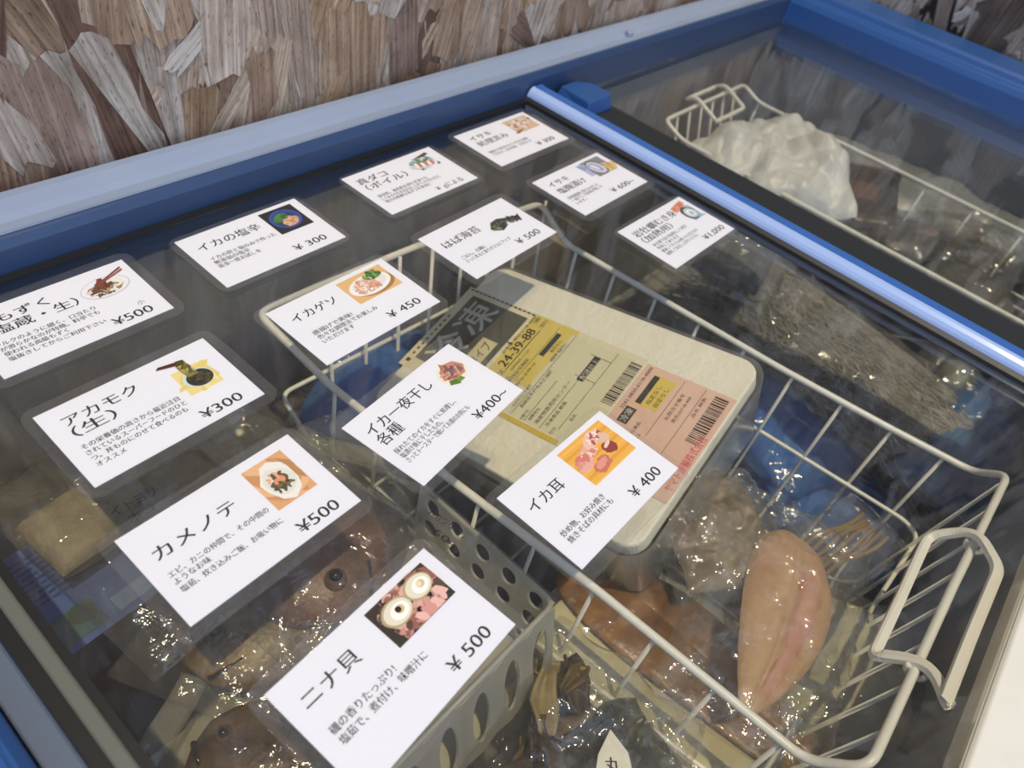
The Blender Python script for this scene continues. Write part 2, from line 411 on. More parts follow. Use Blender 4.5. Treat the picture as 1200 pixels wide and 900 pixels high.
tag(e.build('frame_strip', MT['slate'], ld, bevel=0.0006), 'slate frame strip')
e = MB(); e.prism([(-0.2735, -0.0075), (-0.2735, -0.001), (-0.2680, -0.001), (-0.2680, -0.0075)], 'y', -0.2715, 0.2445)
tag(e.build('groove', MT['black'], ld), 'black groove')
e = MB(); e.prism([(-0.2680, -0.0075), (-0.2680, 0.0028), (-0.2625, 0.0032), (-0.2620, 0.0010), (-0.2620, -0.0075)], 'y', -0.2715, 0.2445)
tag(e.build('frame_strip', MT['olive'], ld, bevel=0.0006), 'grey aluminium frame strip')
# far sliding lid, a step lower
l2 = thing('glass_lid', 'glass sliding lid at the far end with dark border and small blue pull', 'freezer lid', (0.6, -0.01, -0.014), group='glass sliding lids')
g = MB(); g.box((0.376, -0.2715, -0.0150), (0.8675, 0.2458, -0.0110)); g.build('pane', MT['glass'], l2)
e = MB(); e.prism([(0.310, -0.0185), (0.310, -0.0090), (0.370, -0.0090), (0.376, -0.0105), (0.376, -0.0185)], 'y', -0.2715, 0.2445)
tag(e.build('border', MT['dark'], l2, bevel=0.0006), 'dark grey border')
e = MB()
prof = [(0.320, 0.2435), (0.333, 0.2435), (0.375, 0.222), (0.372, 0.205), (0.366, 0.200), (0.320, 0.200)]
hb = [(0.322, 0.243, -0.009), (0.356, 0.243, -0.009), (0.372, 0.230, -0.009), (0.372, 0.206, -0.009), (0.366, 0.2, -0.009), (0.322, 0.2, -0.009)]
ht = [(0.330, 0.241, 0.0055), (0.352, 0.241, 0.0055), (0.366, 0.229, 0.0055), (0.366, 0.208, 0.0055), (0.361, 0.203, 0.0055), (0.326, 0.203, 0.0055)]
e.add(hb + ht, [(0, 1, 7, 6), (1, 2, 8, 7), (2, 3, 9, 8), (3, 4, 10, 9), (4, 5, 11, 10), (5, 0, 6, 11), (6, 7, 8, 9, 10, 11), (5, 4, 3, 2, 1, 0)])
tag(e.build('pull', MT['blue'], l2, bevel=0.0015), 'blue finger pull')

# ------------------------------------------------------------------ printing: text
def text_lines(lines):
    """lines: (text, x, baseline y, em height, width or None, weight) -> list of (verts, faces) in the plane"""
    out = []
    for body, x, y, em, width, wt in lines:
        c = bpy.data.curves.new('lettering', 'FONT'); c.body = body; c.size = 1.0; c.resolution_u = 3
        o = bpy.data.objects.new('lettering', c); COL.objects.link(o)
        dg = bpy.context.evaluated_depsgraph_get()
        me = bpy.data.meshes.new_from_object(o.evaluated_get(dg))
        vs = [v.co.copy() for v in me.vertices]; fs = [tuple(p.vertices) for p in me.polygons]
        bpy.data.objects.remove(o); bpy.data.curves.remove(c); bpy.data.meshes.remove(me)
        if not vs: continue
        x0 = min(v.x for v in vs); x1 = max(v.x for v in vs)
        sx = em if width is None else width / (x1 - x0)
        for q in ((0,) if wt <= 0 else (-wt, 0, wt)):
            out.append(([(x + (v.x - x0 + q) * sx, y + v.y * em) for v in vs], fs, 0.000004 * (q / wt if wt > 0 else 0)))
    return out

def text_obj(name, lines, fr, h, m, parent):
    mb = MB()
    for vs, fs, dh in text_lines(lines):
        mb.add([fr(a, b, h + dh) for a, b in vs], fs)
    return mb.build(name, m, parent)

# layered flat printing
class Print:
    def __init__(s, fr, h): s.fr = fr; s.h = h; s.k = 0; s.mb = MB(); s.mats = []; s.idx = {}
    def _mi(s, c):
        k = tuple(c)
        if k not in s.idx: s.idx[k] = len(s.mats); s.mats.append(flat(c))
        return s.idx[k]
    def poly(s, pts, c):
        s.k += 1; h = s.h + s.k * 0.000006
        s.mb.add([s.fr(a, b, h) for a, b in pts], [tuple(range(len(pts)))], s._mi(c)); return s
    def rect(s, x0, y0, x1, y1, c): return s.poly([(x0, y0), (x1, y0), (x1, y1), (x0, y1)], c)
    def ell(s, cx, cy, rx, ry, c, rot=0, n=28, wob=0, seed=0):
        r = random.Random(seed); ca, sa = math.cos(rot), math.sin(rot); pts = []
        for i in range(n):
            t = 2 * math.pi * i / n; q = 1 + (r.uniform(-wob, wob) if wob else 0)
            a, b = rx * math.cos(t) * q, ry * math.sin(t) * q
            pts.append((cx + a * ca - b * sa, cy + a * sa + b * ca))
        return s.poly(pts, c)
    def flecks(s, cx, cy, rx, ry, cols, n, size, seed, el=2.0):
        r = random.Random(seed)
        for i in range(n):
            t = r.uniform(0, 6.283); q = math.sqrt(r.random())
            sz = size * r.uniform(0.5, 1.3)
            s.ell(cx + rx * q * math.cos(t), cy + ry * q * math.sin(t), sz * el / 2, sz / 2, r.choice(cols), r.uniform(0, 3.14), 7, 0.25, r.random())
        return s
    def build(s, name, parent): return s.mb.build(name, s.mats, parent)

mm = 0.001
def scaled(fr): return lambda a, b, c=0.0: fr(a * mm, b * mm, c)

# food pictures, all inside a box given in mm on the card
def clip(pts, x0, y0, x1, y1): return [(min(max(a, x0), x1), min(max(b, y0), y1)) for a, b in pts]
class Pic(Print):
    box = None
    def poly(s, pts, c):
        if s.box: pts = clip(pts, *s.box)
        return Print.poly(s, pts, c)

def pic_squid_ears(p):
    p.box = (0, -3, 39, 24)
    p.rect(0, -3, 39, 24, (236, 178, 74))
    for i in range(7): p.rect(0, -3 + i * 4, 39, -2 + i * 4 + (i % 2), (226, 164, 58) if i % 2 else (242, 190, 92))
    p.ell(12, 12, 12, 4.5, (232, 176, 158), 0.45, 26, 0.12, 1); p.ell(24, 18, 8, 4.2, (238, 196, 176), 0.3, 26, 0.14, 2)
    p.ell(30, 15, 5, 4, (226, 190, 170), -0.8, 22, 0.2, 3); p.ell(28, 8, 5, 4.2, (150, 62, 56), 0.3, 20, 0.15, 4)
    p.ell(15, 3, 7, 4, (205, 120, 96), 0.2, 22, 0.18, 5); p.ell(15, 4, 5, 2.2, (224, 156, 130), 0.2, 20, 0.2, 6)
    p.flecks(12, 12, 9, 3, [(214, 130, 112), (244, 214, 196), (222, 150, 130)], 26, 2.2, 7); p.flecks(26, 18, 6, 3, [(180, 96, 84), (250, 230, 214)], 18, 1.8, 8)
    p.ell(28, 10, 3.6, 1.2, (238, 206, 180), 0.3, 14, 0.1, 9)
def pic_dried_squid(p):
    p.ell(28, 11, 10.5, 8, (240, 232, 206), 0.1, 30, 0.04, 1)
    p.poly([(19, 5), (25, 2), (27, 6), (21, 8)], (88, 122, 48)); p.poly([(25, 3), (30, 3), (29, 7), (25, 7)], (112, 146, 62))
    p.poly([(19, 10), (22, 16), (28, 19), (35, 17), (38, 11), (34, 6), (26, 6)], (196, 138, 116))
    p.poly([(21, 10), (28, 12), (36, 13), (34, 8), (26, 7)], (168, 104, 86)); p.poly([(22, 11), (29, 14.5), (36, 14), (29, 12)], (106, 92, 104))
    p.poly([(24, 16), (27, 21), (29, 17)], (176, 120, 92)); p.flecks(28, 12, 6.5, 4, [(222, 166, 140), (142, 86, 70), (120, 100, 112)], 26, 1.6, 3, 3)
def pic_shells(p):
    p.box = (3.5, 2, 39, 23.5)
    p.rect(3.5, 2, 39, 23.5, (52, 40, 34)); p.flecks(21, 13, 18, 11, [(196, 140, 126), (216, 168, 156), (150, 98, 86), (38, 28, 24), (92, 70, 58)], 110, 4.2, 4, 1.6)
    for cx, cy, s_ in ((14, 14, 1), (29, 16, 0.95)):
        p.ell(cx, cy, 8.2 * s_, 6.2 * s_, (176, 160, 126), 0.1, 30, 0.03, 5); p.ell(cx + .4, cy, 7.2 * s_, 5.4 * s_, (222, 214, 190), 0.1)
        p.ell(cx + 1.4, cy - .3, 4.8 * s_, 3.7 * s_, (244, 242, 232), 0.2); p.ell(cx + 1.9, cy + .2, 2.3 * s_, 2.0 * s_, (206, 186, 140), 0.2)
        p.ell(cx + 1.2, cy + .6, 1.5 * s_, 1.5 * s_, (58, 42, 34) if cx < 20 else (226, 214, 180))
    p.flecks(28, 6, 9, 3, [(206, 150, 138), (226, 182, 170)], 16, 4, 6, 1.5)
def pic_barnacles(p):
    p.box = (14, -6.5, 36.5, 22)
    p.rect(14, -6.5, 36.5, 22, (222, 168, 118)); p.flecks(25, 8, 12, 15, [(232, 184, 136), (206, 148, 98)], 22, 6, 2, 3)
    p.poly([(17, 4), (16, 10), (19, 14), (22, 19), (27, 20), (33, 15), (34, 6), (31, -2), (25, -6), (20, -3)], (238, 236, 226))
    p.poly([(31, 20), (36, 14), (36, 0), (33, 4), (33, 12)], (186, 138, 88))
    p.ell(25, 7, 7.5, 8.5, (226, 226, 216), 0.2, 24, 0.08, 4); p.ell(25, 6, 4.6, 4.4, (98, 88, 58), 0.2, 18, 0.28, 5)
    p.ell(25, 7, 3.0, 2.6, (224, 150, 112), 0.4, 16, 0.12, 6); p.flecks(25, 3, 4.5, 3, [(78, 74, 46), (120, 110, 70), (60, 54, 36)], 14, 1.9, 7, 2.4)
    p.flecks(24, 10, 4, 2.5, [(96, 86, 52), (232, 172, 136)], 9, 1.7, 8, 2)
def pic_seaweed_bowl(p):
    p.rect(17, -6, 36, 13.5, (236, 218, 142)); p.flecks(26, 4, 8, 8, [(242, 226, 160), (228, 206, 122)], 16, 4, 1, 3)
    p.ell(27, 3.5, 8, 7, (206, 226, 218)); p.ell(27.6, 3.0, 7, 6.2, (52, 50, 34)); p.flecks(27.6, 3, 5.6, 5, [(70, 66, 42), (36, 36, 24), (92, 86, 52)], 40, 1.4, 2)
    p.poly([(23, 6), (22, 15), (24, 19), (28, 18), (28, 12), (29, 6)], (136, 126, 62)); p.flecks(25.5, 12, 2.6, 5.5, [(168, 160, 92), (96, 90, 44)], 26, 1.6, 3, 2.2)
    p.poly([(22, 16), (24, 20), (28, 19), (27, 16)], (78, 72, 40)); p.poly([(13, 20), (15, 21.4), (24, 19.5), (23, 17)], (88, 44, 34))
def pic_fried_tentacles(p):
    p.box = (4, 0.5, 39.5, 24)
    p.rect(4, 0.5, 39.5, 24, (226, 184, 124)); p.ell(24, 10, 16, 8.6, (168, 124, 72), 0.05); p.ell(22, 12, 16, 8.8, (242, 240, 238), 0.05); p.ell(22, 12.6, 13, 6.8, (230, 226, 224), 0.05)
    p.flecks(20, 12, 10, 5, [(236, 200, 178), (222, 176, 150), (246, 226, 212), (206, 150, 124)], 70, 2.4, 4, 2.4)
    p.flecks(28, 18, 6.5, 3.2, [(92, 132, 66), (64, 104, 48), (126, 160, 92)], 40, 1.9, 5, 2)
    p.flecks(17, 9, 6, 3, [(250, 238, 230), (214, 166, 140)], 14, 1.6, 6)
def pic_blue_bowl(p):
    p.box = (13, -2.5, 39, 24)
    p.rect(13, -2.5, 39, 24, (34, 32, 34)); p.flecks(26, 10, 12, 12, [(44, 42, 42), (26, 24, 26)], 10, 6, 1)
    p.ell(26, 11, 11, 10.5, (52, 82, 168)); p.ell(26, 11, 9.6, 9.2, (34, 62, 140)); p.ell(26, 10, 8, 7.4, (40, 54, 96))
    p.ell(27.5, 7.5, 6.4, 5.2, (206, 156, 122), 0.2, 24, 0.08, 2); p.ell(23.5, 13.5, 6.2, 4.4, (72, 118, 60), 0.5, 24, 0.12, 3)
    p.flecks(27, 7, 5, 3.6, [(226, 180, 150), (190, 132, 96)], 26, 1.8, 4, 2.4); p.flecks(23.5, 14, 4.6, 3, [(92, 140, 74), (50, 92, 44)], 22, 1.5, 5)
def pic_mozuku(p):
    p.ell(26, 9.5, 14, 9, (206, 208, 214), 0.05); p.ell(26, 9.8, 13.2, 8.2, (236, 236, 242), 0.05)
    p.ell(26, 9, 10.5, 5.6, (150, 126, 100), 0.05, 26, 0.1, 1); p.ell(32, 11, 5.5, 4, (238, 232, 218), 0.3, 20, 0.1, 2); p.ell(19, 9, 4, 2.6, (226, 214, 196), 0.1, 16, 0.12, 3)
    p.flecks(25, 8, 8, 4, [(116, 82, 58), (92, 60, 42), (178, 154, 124), (232, 228, 220)], 50, 1.7, 4, 3)
    p.flecks(25, 12, 3.4, 4, [(122, 66, 44), (98, 50, 34)], 20, 2, 5, 2.6)
    p.poly([(24, 13), (25, 14.6), (41, 22), (41, 20.6)], (134, 62, 44)); p.poly([(23, 12), (24, 13), (41, 19.6), (41, 18.4)], (150, 76, 54))
def pic_octopus(p):
    p.box = (8, 3, 37, 23)
    p.rect(9, 8, 15, 12, (226, 224, 232)); p.ell(23, 12, 13, 8, (196, 214, 214), 0.1); p.flecks(23, 15, 11, 5, [(92, 128, 96), (150, 176, 160), (228, 232, 236), (120, 150, 170)], 36, 2.6, 1, 2)
    p.poly([(22, 20), (36, 23), (37, 20), (30, 18)], (92, 76, 72))
    for i in range(6): p.ell(16 + i * 3, 10.5 - i * .3, 1.5, 3.4, (206, 122, 112) if i % 2 else (246, 238, 234), -0.25, 14)
    p.poly([(33, 4), (36.5, 4), (35.6, 8)], (52, 52, 54)); p.poly([(15, 4), (19, 3.2), (17, 6)], (64, 66, 70))
def pic_fish_fillet(p):
    p.box = (8, 1.5, 42, 23.5)
    p.rect(11, 2, 41, 23, (214, 180, 148)); p.poly([(8, 3), (12, 1.5), (42, 15), (42, 19)], (150, 108, 72))
    p.poly([(10, 12), (18, 21), (34, 22), (40, 14), (28, 7), (16, 6)], (216, 196, 184)); p.poly([(14, 11), (24, 17), (36, 16), (28, 11)], (176, 140, 122))
    p.flecks(24, 13, 11, 6, [(236, 220, 208), (190, 158, 140), (150, 118, 100), (220, 186, 160)], 44, 2.2, 2, 3.4)
def pic_nori(p):
    p.poly([(6, 4), (9, 1), (14, -2), (20, 0), (24, 4), (30, 3), (36, -2), (38, 3), (33, 6), (27, 8), (20, 11), (12, 10)], (62, 66, 64))
    p.flecks(15, 4, 7, 4, [(48, 52, 50), (84, 90, 84), (36, 40, 38), (110, 116, 84)], 40, 2.2, 1, 2.4); p.flecks(31, 4, 6, 2.4, [(44, 48, 48), (96, 100, 98), (70, 76, 74)], 22, 2, 2, 3)
    p.flecks(10, 2, 3, 2, [(150, 150, 88), (124, 128, 66)], 10, 1.6, 3, 2)
def pic_pickled_fish(p):
    p.box = (6, 1, 46, 24.5)
    p.rect(8, 5, 24, 23, (176, 184, 214)); p.rect(14, 1, 40, 24, (134, 132, 138)); p.poly([(28, 1), (42, 2), (46, 10), (30, 16)], (216, 188, 128))
    p.ell(24, 12, 9, 11, (92, 90, 98), 0.3); p.ell(24, 12, 7.4, 9.6, (206, 206, 222), 0.3); p.ell(24, 12.6, 4, 7, (158, 158, 184), 0.3); p.ell(23, 13, 2, 5, (226, 226, 238), 0.3)
    p.flecks(36, 8, 5, 4, [(236, 214, 160), (196, 160, 96)], 12, 2.4, 1); p.flecks(14, 18, 5, 4, [(196, 204, 230), (150, 160, 196)], 10, 3, 2)
def pic_oyster(p):
    p.box = (21, -1.5, 43, 24)
    p.rect(27, -1, 41, 16, (150, 186, 208)); p.poly([(21, 14), (21, 21), (40, 24), (41, 20), (30, 15)], (224, 152, 122)); p.flecks(30, 19, 7, 2.4, [(236, 182, 156), (206, 128, 98)], 14, 2.2, 1, 3)
    p.ell(32, 8, 8, 8.4, (72, 76, 82), 0.2, 24, 0.08, 2); p.ell(33, 7.6, 6.4, 6.6, (190, 204, 208), 0.2); p.ell(33, 7.6, 4.2, 4.4, (232, 238, 238), 0.3); p.ell(33.4, 7, 2.4, 2.6, (176, 190, 196), 0.3)
    p.poly([(41, -1), (43, -1), (42.4, 1)], (90, 92, 100))

CARDS = [
 # key, x, y, yaw, pouch offset (mm), title lines, description lines, price, picture, label
 ('mimi', -0.0337, -0.0705, 0.011, (-2.5, -1.5), [('イカ耳', -38, 8.5, 7.6, 26)],
  [('炒め物、お好み焼き', -38, -10.5, 3.7, 36), ('焼きそばの具材にも', -38, -15.2, 3.7, 37)], ('¥ 400', 10, -22.5, 8.6, 26), pic_squid_ears,
  'laminated price card reading squid ear, 400 yen, lying over the foam box corner'),
 ('ichiya', -0.0599, 0.0188, 0.122, (0, 1), [('イカ一夜干し', -39, 12.2, 7.8, 51), ('各種', -39.5, 3.6, 8.0, 16.5)],
  [('採れたてのイカをすぐに処理し、', -39, -4.8, 3.5, 50), ('塩漬け後に干したもの。', -39, -9.0, 3.5, 33), ('さっとトースターで焼いてお酒のお供にも', -39, -13.0, 3.5, 52)], ('¥400~', 9, -22.4, 8.4, 29), pic_dried_squid,
  'laminated price card for overnight-dried squid, 400 yen and up, on the glass'),
 ('nina', -0.1702, -0.0697, 0.059, (-1, 0), [('ニナ貝', -38, 10.6, 7.8, 28)],
  [('磯の香りたっぷり!', -38, -3.4, 4.0, 34), ('塩茹で、煮付け、味噌汁に', -38, -8.8, 4.0, 47)], ('¥ 500', 11, -22.4, 8.6, 24.5), pic_shells,
  'laminated price card with photo of two round turban shells, 500 yen'),
 ('kame', -0.1764, 0.0261, 0.022, (-1, -1), [('カメノテ', -38, 6.8, 7.8, 40)],
  [('エビ、カニの仲間で、その中間の', -39, -3.6, 3.3, 50), ('ようなお味', -39, -7.8, 3.3, 17), ('塩茹、炊き込みご飯、お吸い物に', -39, -12.6, 3.3, 51)], ('¥500', 14, -23.6, 8.8, 22.5), pic_barnacles,
  'laminated price card with goose barnacles on white paper in its photo, 500 yen'),
 ('aka', -0.1694, 0.1112, 0.013, (0.5, -0.5), [('アカモク', -37, 12.8, 7.4, 37), ('（生）', -37, 4.2, 7.4, 21)],
  [('その栄養価の高さから最近注目', -38.5, -4.6, 3.3, 50), ('されているスーパーフードのひと', -38.5, -9.0, 3.3, 51), ('つ。丼ものにのせて食べるのも', -38.5, -13.3, 3.3, 49), ('オススメ', -38.5, -17.8, 3.3, 14)], ('¥300', 13, -23.4, 8.6, 23), pic_seaweed_bowl,
  'laminated price card with photo of dark seaweed in a pale bowl, 300 yen'),
 ('geso', -0.0400, 0.1093, 0.016, (-2, -1), [('イカゲソ', -37, 10.6, 7.4, 32)],
  [('唐揚げで美味!', -35, -4.2, 3.6, 29), ('色々な調理法でお楽しみ', -35, -8.6, 3.6, 45), ('いただけます', -35, -12.9, 3.6, 23)], ('¥ 450', 10, -20.6, 8.2, 26), pic_fried_tentacles,
  'laminated price card with photo of a white plate of squid legs, 450 yen'),
 ('shio', -0.0440, 0.1961, 0.008, (-0.5, -0.5), [('イカの塩辛', -38, 10.6, 7.6, 45)],
  [('イカの肝と塩のみで作った', -38, -0.8, 3.6, 48), ('無添加の塩辛', -38, -5.2, 3.6, 25), ('是非一度お試しを', -38, -9.6, 3.6, 30)], ('¥ 300', 10, -22.0, 8.2, 25), pic_blue_bowl,
  'laminated price card with black-backed photo of a blue bowl, 300 yen'),
 ('moz', -0.1681, 0.1974, 0.003, (0, 0), [('もずく', -30, 13.4, 7.4, 27), ('（塩蔵・生）', -38, 4.4, 7.4, 47)],
  [('シルクのように細く、口当たり', -39, -4.6, 3.3, 52), ('が滑らかなのが特徴。料亭でも', -38, -8.8, 3.3, 51), ('使われる高級もずく', -38, -13, 3.3, 32), ('塩抜きしてからご利用下さい', -38, -17.4, 3.3, 50)], ('¥500', 14, -23.2, 8.6, 22.5), pic_mozuku,
  'laminated price card with photo of chopsticks over a glass bowl, 500 yen'),
 ('mada', 0.0910, 0.1995, 0.013, (0, -1), [('真ダコ', -39, 13.6, 7.4, 28), ('（ボイル）', -38, 4.8, 7.4, 40)],
  [('保存料、着色料を使わず茹でた', -38.5, -6.4, 3.4, 50), ('してあるそのままお召し上がりいただけます。', -38.5, -10.4, 3.4, 60), ('地元の新鮮な真ダコを食卓に', -38.5, -14.4, 3.4, 46)], ('¥  gによる', 6, -23.4, 6.4, 28), pic_octopus,
  'laminated price card for boiled octopus with price written as by weight'),
 ('isa1', 0.2127, 0.2019, 0.004, (0, -1), [('イサキ', -37, 13.4, 7.2, 26), ('処理済み', -37, 3.6, 7.4, 37)],
  [('塩焼きや煮付けなどそのまま調理', -38.5, -8.6, 3.4, 50), ('できます。急な来客、お弁当にも', -38.5, -13.0, 3.4, 50)], ('¥ 300', 11, -21.6, 7.6, 23), pic_fish_fillet,
  'laminated price card for grunt fish, 300 yen, in the glass corner by the edge bar'),
 ('haba', 0.0867, 0.1136, 0.035, (0, -0.5), [('はば海苔', -37, 8.0, 7.6, 37)],
  [('ごはん、お麺に', -37, -7.6, 3.5, 25), ('さっと炙ると香りがさらにアップ', -37, -12.2, 3.5, 47)], ('¥ 500', 10, -20.4, 8.2, 25.5), pic_nori,
  'laminated price card with photo of dark green dried laver, 500 yen'),
 ('isa2', 0.2159, 0.1167, 0.010, (0, -1), [('イサキ', -37, 13.2, 7.2, 25), ('塩麹漬け', -37.5, 3.0, 7.4, 36)],
  [('自家製塩麹に漬け込みました', -38, -6.0, 3.4, 40), ('一夜干しで旨味が増して', -38, -10.0, 3.4, 41), ('います。', -38, -14.2, 3.4, 13)], ('¥ 600~', 4, -21.0, 7.8, 32), pic_pickled_fish,
  'laminated price card for malt-pickled grunt fish, 600 yen and up'),
 ('iwa', 0.2197, 0.0325, -0.005, (-0.5, -0.5), [('岩牡蠣むき身', -38, 13.4, 7.4, 58), ('（加熱用）', -38, 5.0, 7.0, 40)],
  [('身を取り出す処理をして真空', -36, -1.6, 3.3, 48), ('包装してあります', -36, -5.8, 3.3, 30), ('解凍してすぐにお使いいただけます', -36, -10.2, 3.3, 52), ('加熱してお召し上がりください', -36, -14.4, 3.3, 46)], ('¥1,000', 10, -22.0, 8.0, 30), pic_oyster,
  'laminated price card for shucked rock oyster, 1,000 yen, beside the blue edge bar'),
]
def rrect(w, h, r, n=6):
    pts = []
    for cx, cy, a0 in ((w/2 - r, h/2 - r, 0), (-w/2 + r, h/2 - r, 90), (-w/2 + r, -h/2 + r, 180), (w/2 - r, -h/2 + r, 270)):
        for i in range(n + 1):
            a = math.radians(a0 + 90 * i / n); pts.append((cx + r * math.cos(a), cy + r * math.sin(a)))
    return pts
def make_card(key, x, y, yaw, po, title, desc, price, pic, label):
    t = thing('price_card', label, 'price card', (x, y, 0.0), (0, 0, yaw), 'laminated price cards on the glass lid')
    fr = Frame((x, y, 0.0), (math.cos(yaw), math.sin(yaw), 0), (-math.sin(yaw), math.cos(yaw), 0)); fm = scaled(fr)
    mb = MB(); pw, ph = (103, 67) if key not in ('mada', 'shio', 'iwa') else (99, 62)
    r = rrect(pw, ph, 7.5)
    vs = [fm(a + po[0], b + po[1], 0.0000) for a, b in r] + [fm(a + po[0], b + po[1], 0.0011) for a, b in r]; n = len(r)
    mb.add(vs, [tuple(range(n - 1, -1, -1)), tuple(range(n, 2 * n))] + [(i, (i + 1) % n, n + (i + 1) % n, n + i) for i in range(n)])
    tag(mb.build('plastic_pouch', MT['pouch'], t), 'clear laminating pouch')
    mb = MB(); q = [(-45.5, -27.5), (45.5, -27.5), (45.5, 27.5), (-45.5, 27.5)]
    mb.add([fm(a, b, 0.0003) for a, b in q] + [fm(a, b, 0.0006) for a, b in q], [(3, 2, 1, 0), (4, 5, 6, 7), (0, 1, 5, 4), (1, 2, 6, 5), (2, 3, 7, 6), (3, 0, 4, 7)])
    pp = mb.build('paper', MT['paper'], t)
    text_obj('title_text', [(s, a, b, em * 1.1, w, 0.012) for s, a, b, em, w in title], fm, 0.00064, MT['ink'], pp)
    text_obj('description_text', [(s, a, b, em * 1.12, w, 0.016) for s, a, b, em, w in desc], fm, 0.00064, MT['ink'], pp)
    s, a, b, em, w = price
    ls = [(s, a, b, em, w, 0.010)]
    if key == 'moz': ls.append(('小', 32, -14.6, 4.2, 4, -0.004))
    text_obj('price_text', ls, fm, 0.00064, MT['ink'], pp)
    p = Pic(fm, 0.00061); pic(p); p.build('food_photo', pp)
for c in CARDS: make_card(*c)

# ------------------------------------------------------------------ wire basket
def smooth_path(pts, r=0.012, n=5):
    pts = [Vector(p) for p in pts]; out = [pts[0]]
    for i in range(1, len(pts) - 1):
        a, b, c = pts[i - 1], pts[i], pts[i + 1]
        d1 = min(r, (a - b).length * .45); d2 = min(r, (c - b).length * .45)
        p0 = b + (a - b).normalized() * d1; p1 = b + (c - b).normalized() * d2
        for k in range(n + 1):
            t = k / n; out.append(p0 * (1 - t) ** 2 + b * 2 * t * (1 - t) + p1 * t * t)
    return out + [pts[-1]]
ZR, ZE, ZB = -0.060, -0.036, -0.205
wb = thing('wire_basket', 'white wire basket with plastic handle hanging under the glass', 'wire basket', (0.09, -0.04, ZB), group='wire freezer baskets')
BL = [(-0.0400, -0.232), (-0.0435, -0.101), (-0.0515, 0.011), (-0.0570, 0.112)]          # long sides, front to back
BR = [(0.2430, -0.240), (0.2330, -0.173), (0.2230, -0.087), (0.2080, 0.121)]
frr = P(1181, 557, ZE); bl, br = Vector((-0.066, 0.176, ZE)), P(634, 238, ZE)
loop = [Vector((0.10, -0.2515, ZE)), frr, Vector((*BR[0], ZR)), Vector((*BR[1], ZR)), Vector((*BR[2], ZR)), Vector((*BR[3], ZR)), br, P(487, 289, ZE), bl,
        Vector((*BL[3], ZR)), Vector((*BL[2], ZR)), Vector((*BL[1], ZR)), Vector((*BL[0], ZR)), Vector((-0.036, -0.2515, ZE)), Vector((0.10, -0.2515, ZE))]
MB().tube(smooth_path(loop, 0.010)[:-1], 0.0026, 12, closed=True).build('rim', MT['white_wire'], wb, smooth=True)
def sideL(y):
    for (x0, y0), (x1, y1) in zip(BL, BL[1:]):
        if y0 <= y <= y1: return x0 + (x1 - x0) * (y - y0) / (y1 - y0)
    return BL[0][0] if y < BL[0][1] else BL[-1][0]
def sideR(y):
    for (x0, y0), (x1, y1) in zip(BR, BR[1:]):
        if y0 <= y <= y1: return x0 + (x1 - x0) * (y - y0) / (y1 - y0)
    return BR[0][0] if y < BR[0][1] else BR[-1][0]
YW = [-0.219, -0.180, -0.141, -0.1, -0.058, -0.016, 0.026, 0.068, 0.108]
for y in YW:
    a, b = sideL(y), sideR(y)
    pts = [(a, y, ZR), (a - 0.002, y, -0.15), (a + 0.008, y, ZB), (b - 0.008, y, ZB), (b + 0.001, y, -0.15), (b, y, ZR)]
    MB().tube(smooth_path(pts, 0.01, 4), 0.0014, 8).build('cross_wire', MT['white_wire'], wb, smooth=True)
for x in [-0.012, 0.020, 0.052, 0.084, 0.116, 0.148, 0.180, 0.212]:
    yf = -0.2515; yb = bl.y + (br.y - bl.y) * (x - bl.x) / (br.x - bl.x)
    pts = [(x, yf, ZE), (x, yf + 0.02, ZB + 0.01), (x, yf + 0.035, ZB - 0.003), (x, yb - 0.03, ZB - 0.003), (x, yb - 0.012, ZB + 0.01), (x, yb, ZE)]
    MB().tube(smooth_path(pts, 0.008, 4), 0.0014, 8).build('long_wire', MT['white_wire'], wb, smooth=True)
zl = -0.128
mid = [Vector((-0.058, -0.085, zl)), Vector((-0.0485, -0.168, zl)), Vector((-0.042, -0.230, zl)), Vector((0.228, -0.243, zl)), Vector((0.236, -0.23, zl)), Vector((0.210, 0.13, zl)), Vector((0.2, 0.168, zl)), Vector((-0.05, 0.178, zl)), Vector((-0.062, 0.13, zl)), Vector((-0.058, -0.085, zl))]
MB().tube(smooth_path(mid, 0.01)[:-1], 0.0018, 8, closed=True).build('middle_wire', MT['white_wire'], wb, smooth=True)
# handle: a flat moulded loop bent over the rim
def strap(path, w, th, name, m, parent, up):
    """closed band of width w (towards the loop's middle) and thickness th"""
    path = [Vector(p) for p in path]; N = len(path); vs = []
    turn = 1 if sum(path[i - 1].x * path[i].y - path[i].x * path[i - 1].y for i in range(N)) > 0 else -1
    for i, p in enumerate(path):
        t = (path[(i + 1) % N] - path[i - 1]).normalized(); nn = Vector((0, 0, 1)); nn = (nn - t * nn.dot(t)).normalized(); inn = nn.cross(t) * turn
        for a, b in ((0, th/2), (w * .25, th * .75), (w, th/2), (w, -th/2), (0, -th/2)): vs.append(p + inn * a + nn * b)
    n = 5; fs = [(i*n+k, ((i+1) % N)*n+k, ((i+1) % N)*n+(k+1) % n, i*n+(k+1) % n) for i in range(N) for k in range(n)]
    return MB().add(vs, fs).build(name, m, parent, smooth=False, bevel=0.0005)
h = [P(1083, 624, -0.050), P(1128, 619, -0.036), P(1154, 629, -0.028), P(1177, 669, -0.021), P(1143, 752, -0.021), P(1110, 838, -0.021), P(1091, 790, -0.028), P(1072, 778, -0.033), P(1014, 771, -0.050), P(1048, 700, -0.050)]
hp = smooth_path([h[-1]] + h + [h[0]], 0.009, 6)[1:-1]
strap(hp, 0.0058, 0.0036, 'handle', MT['white_plastic'], wb, None)
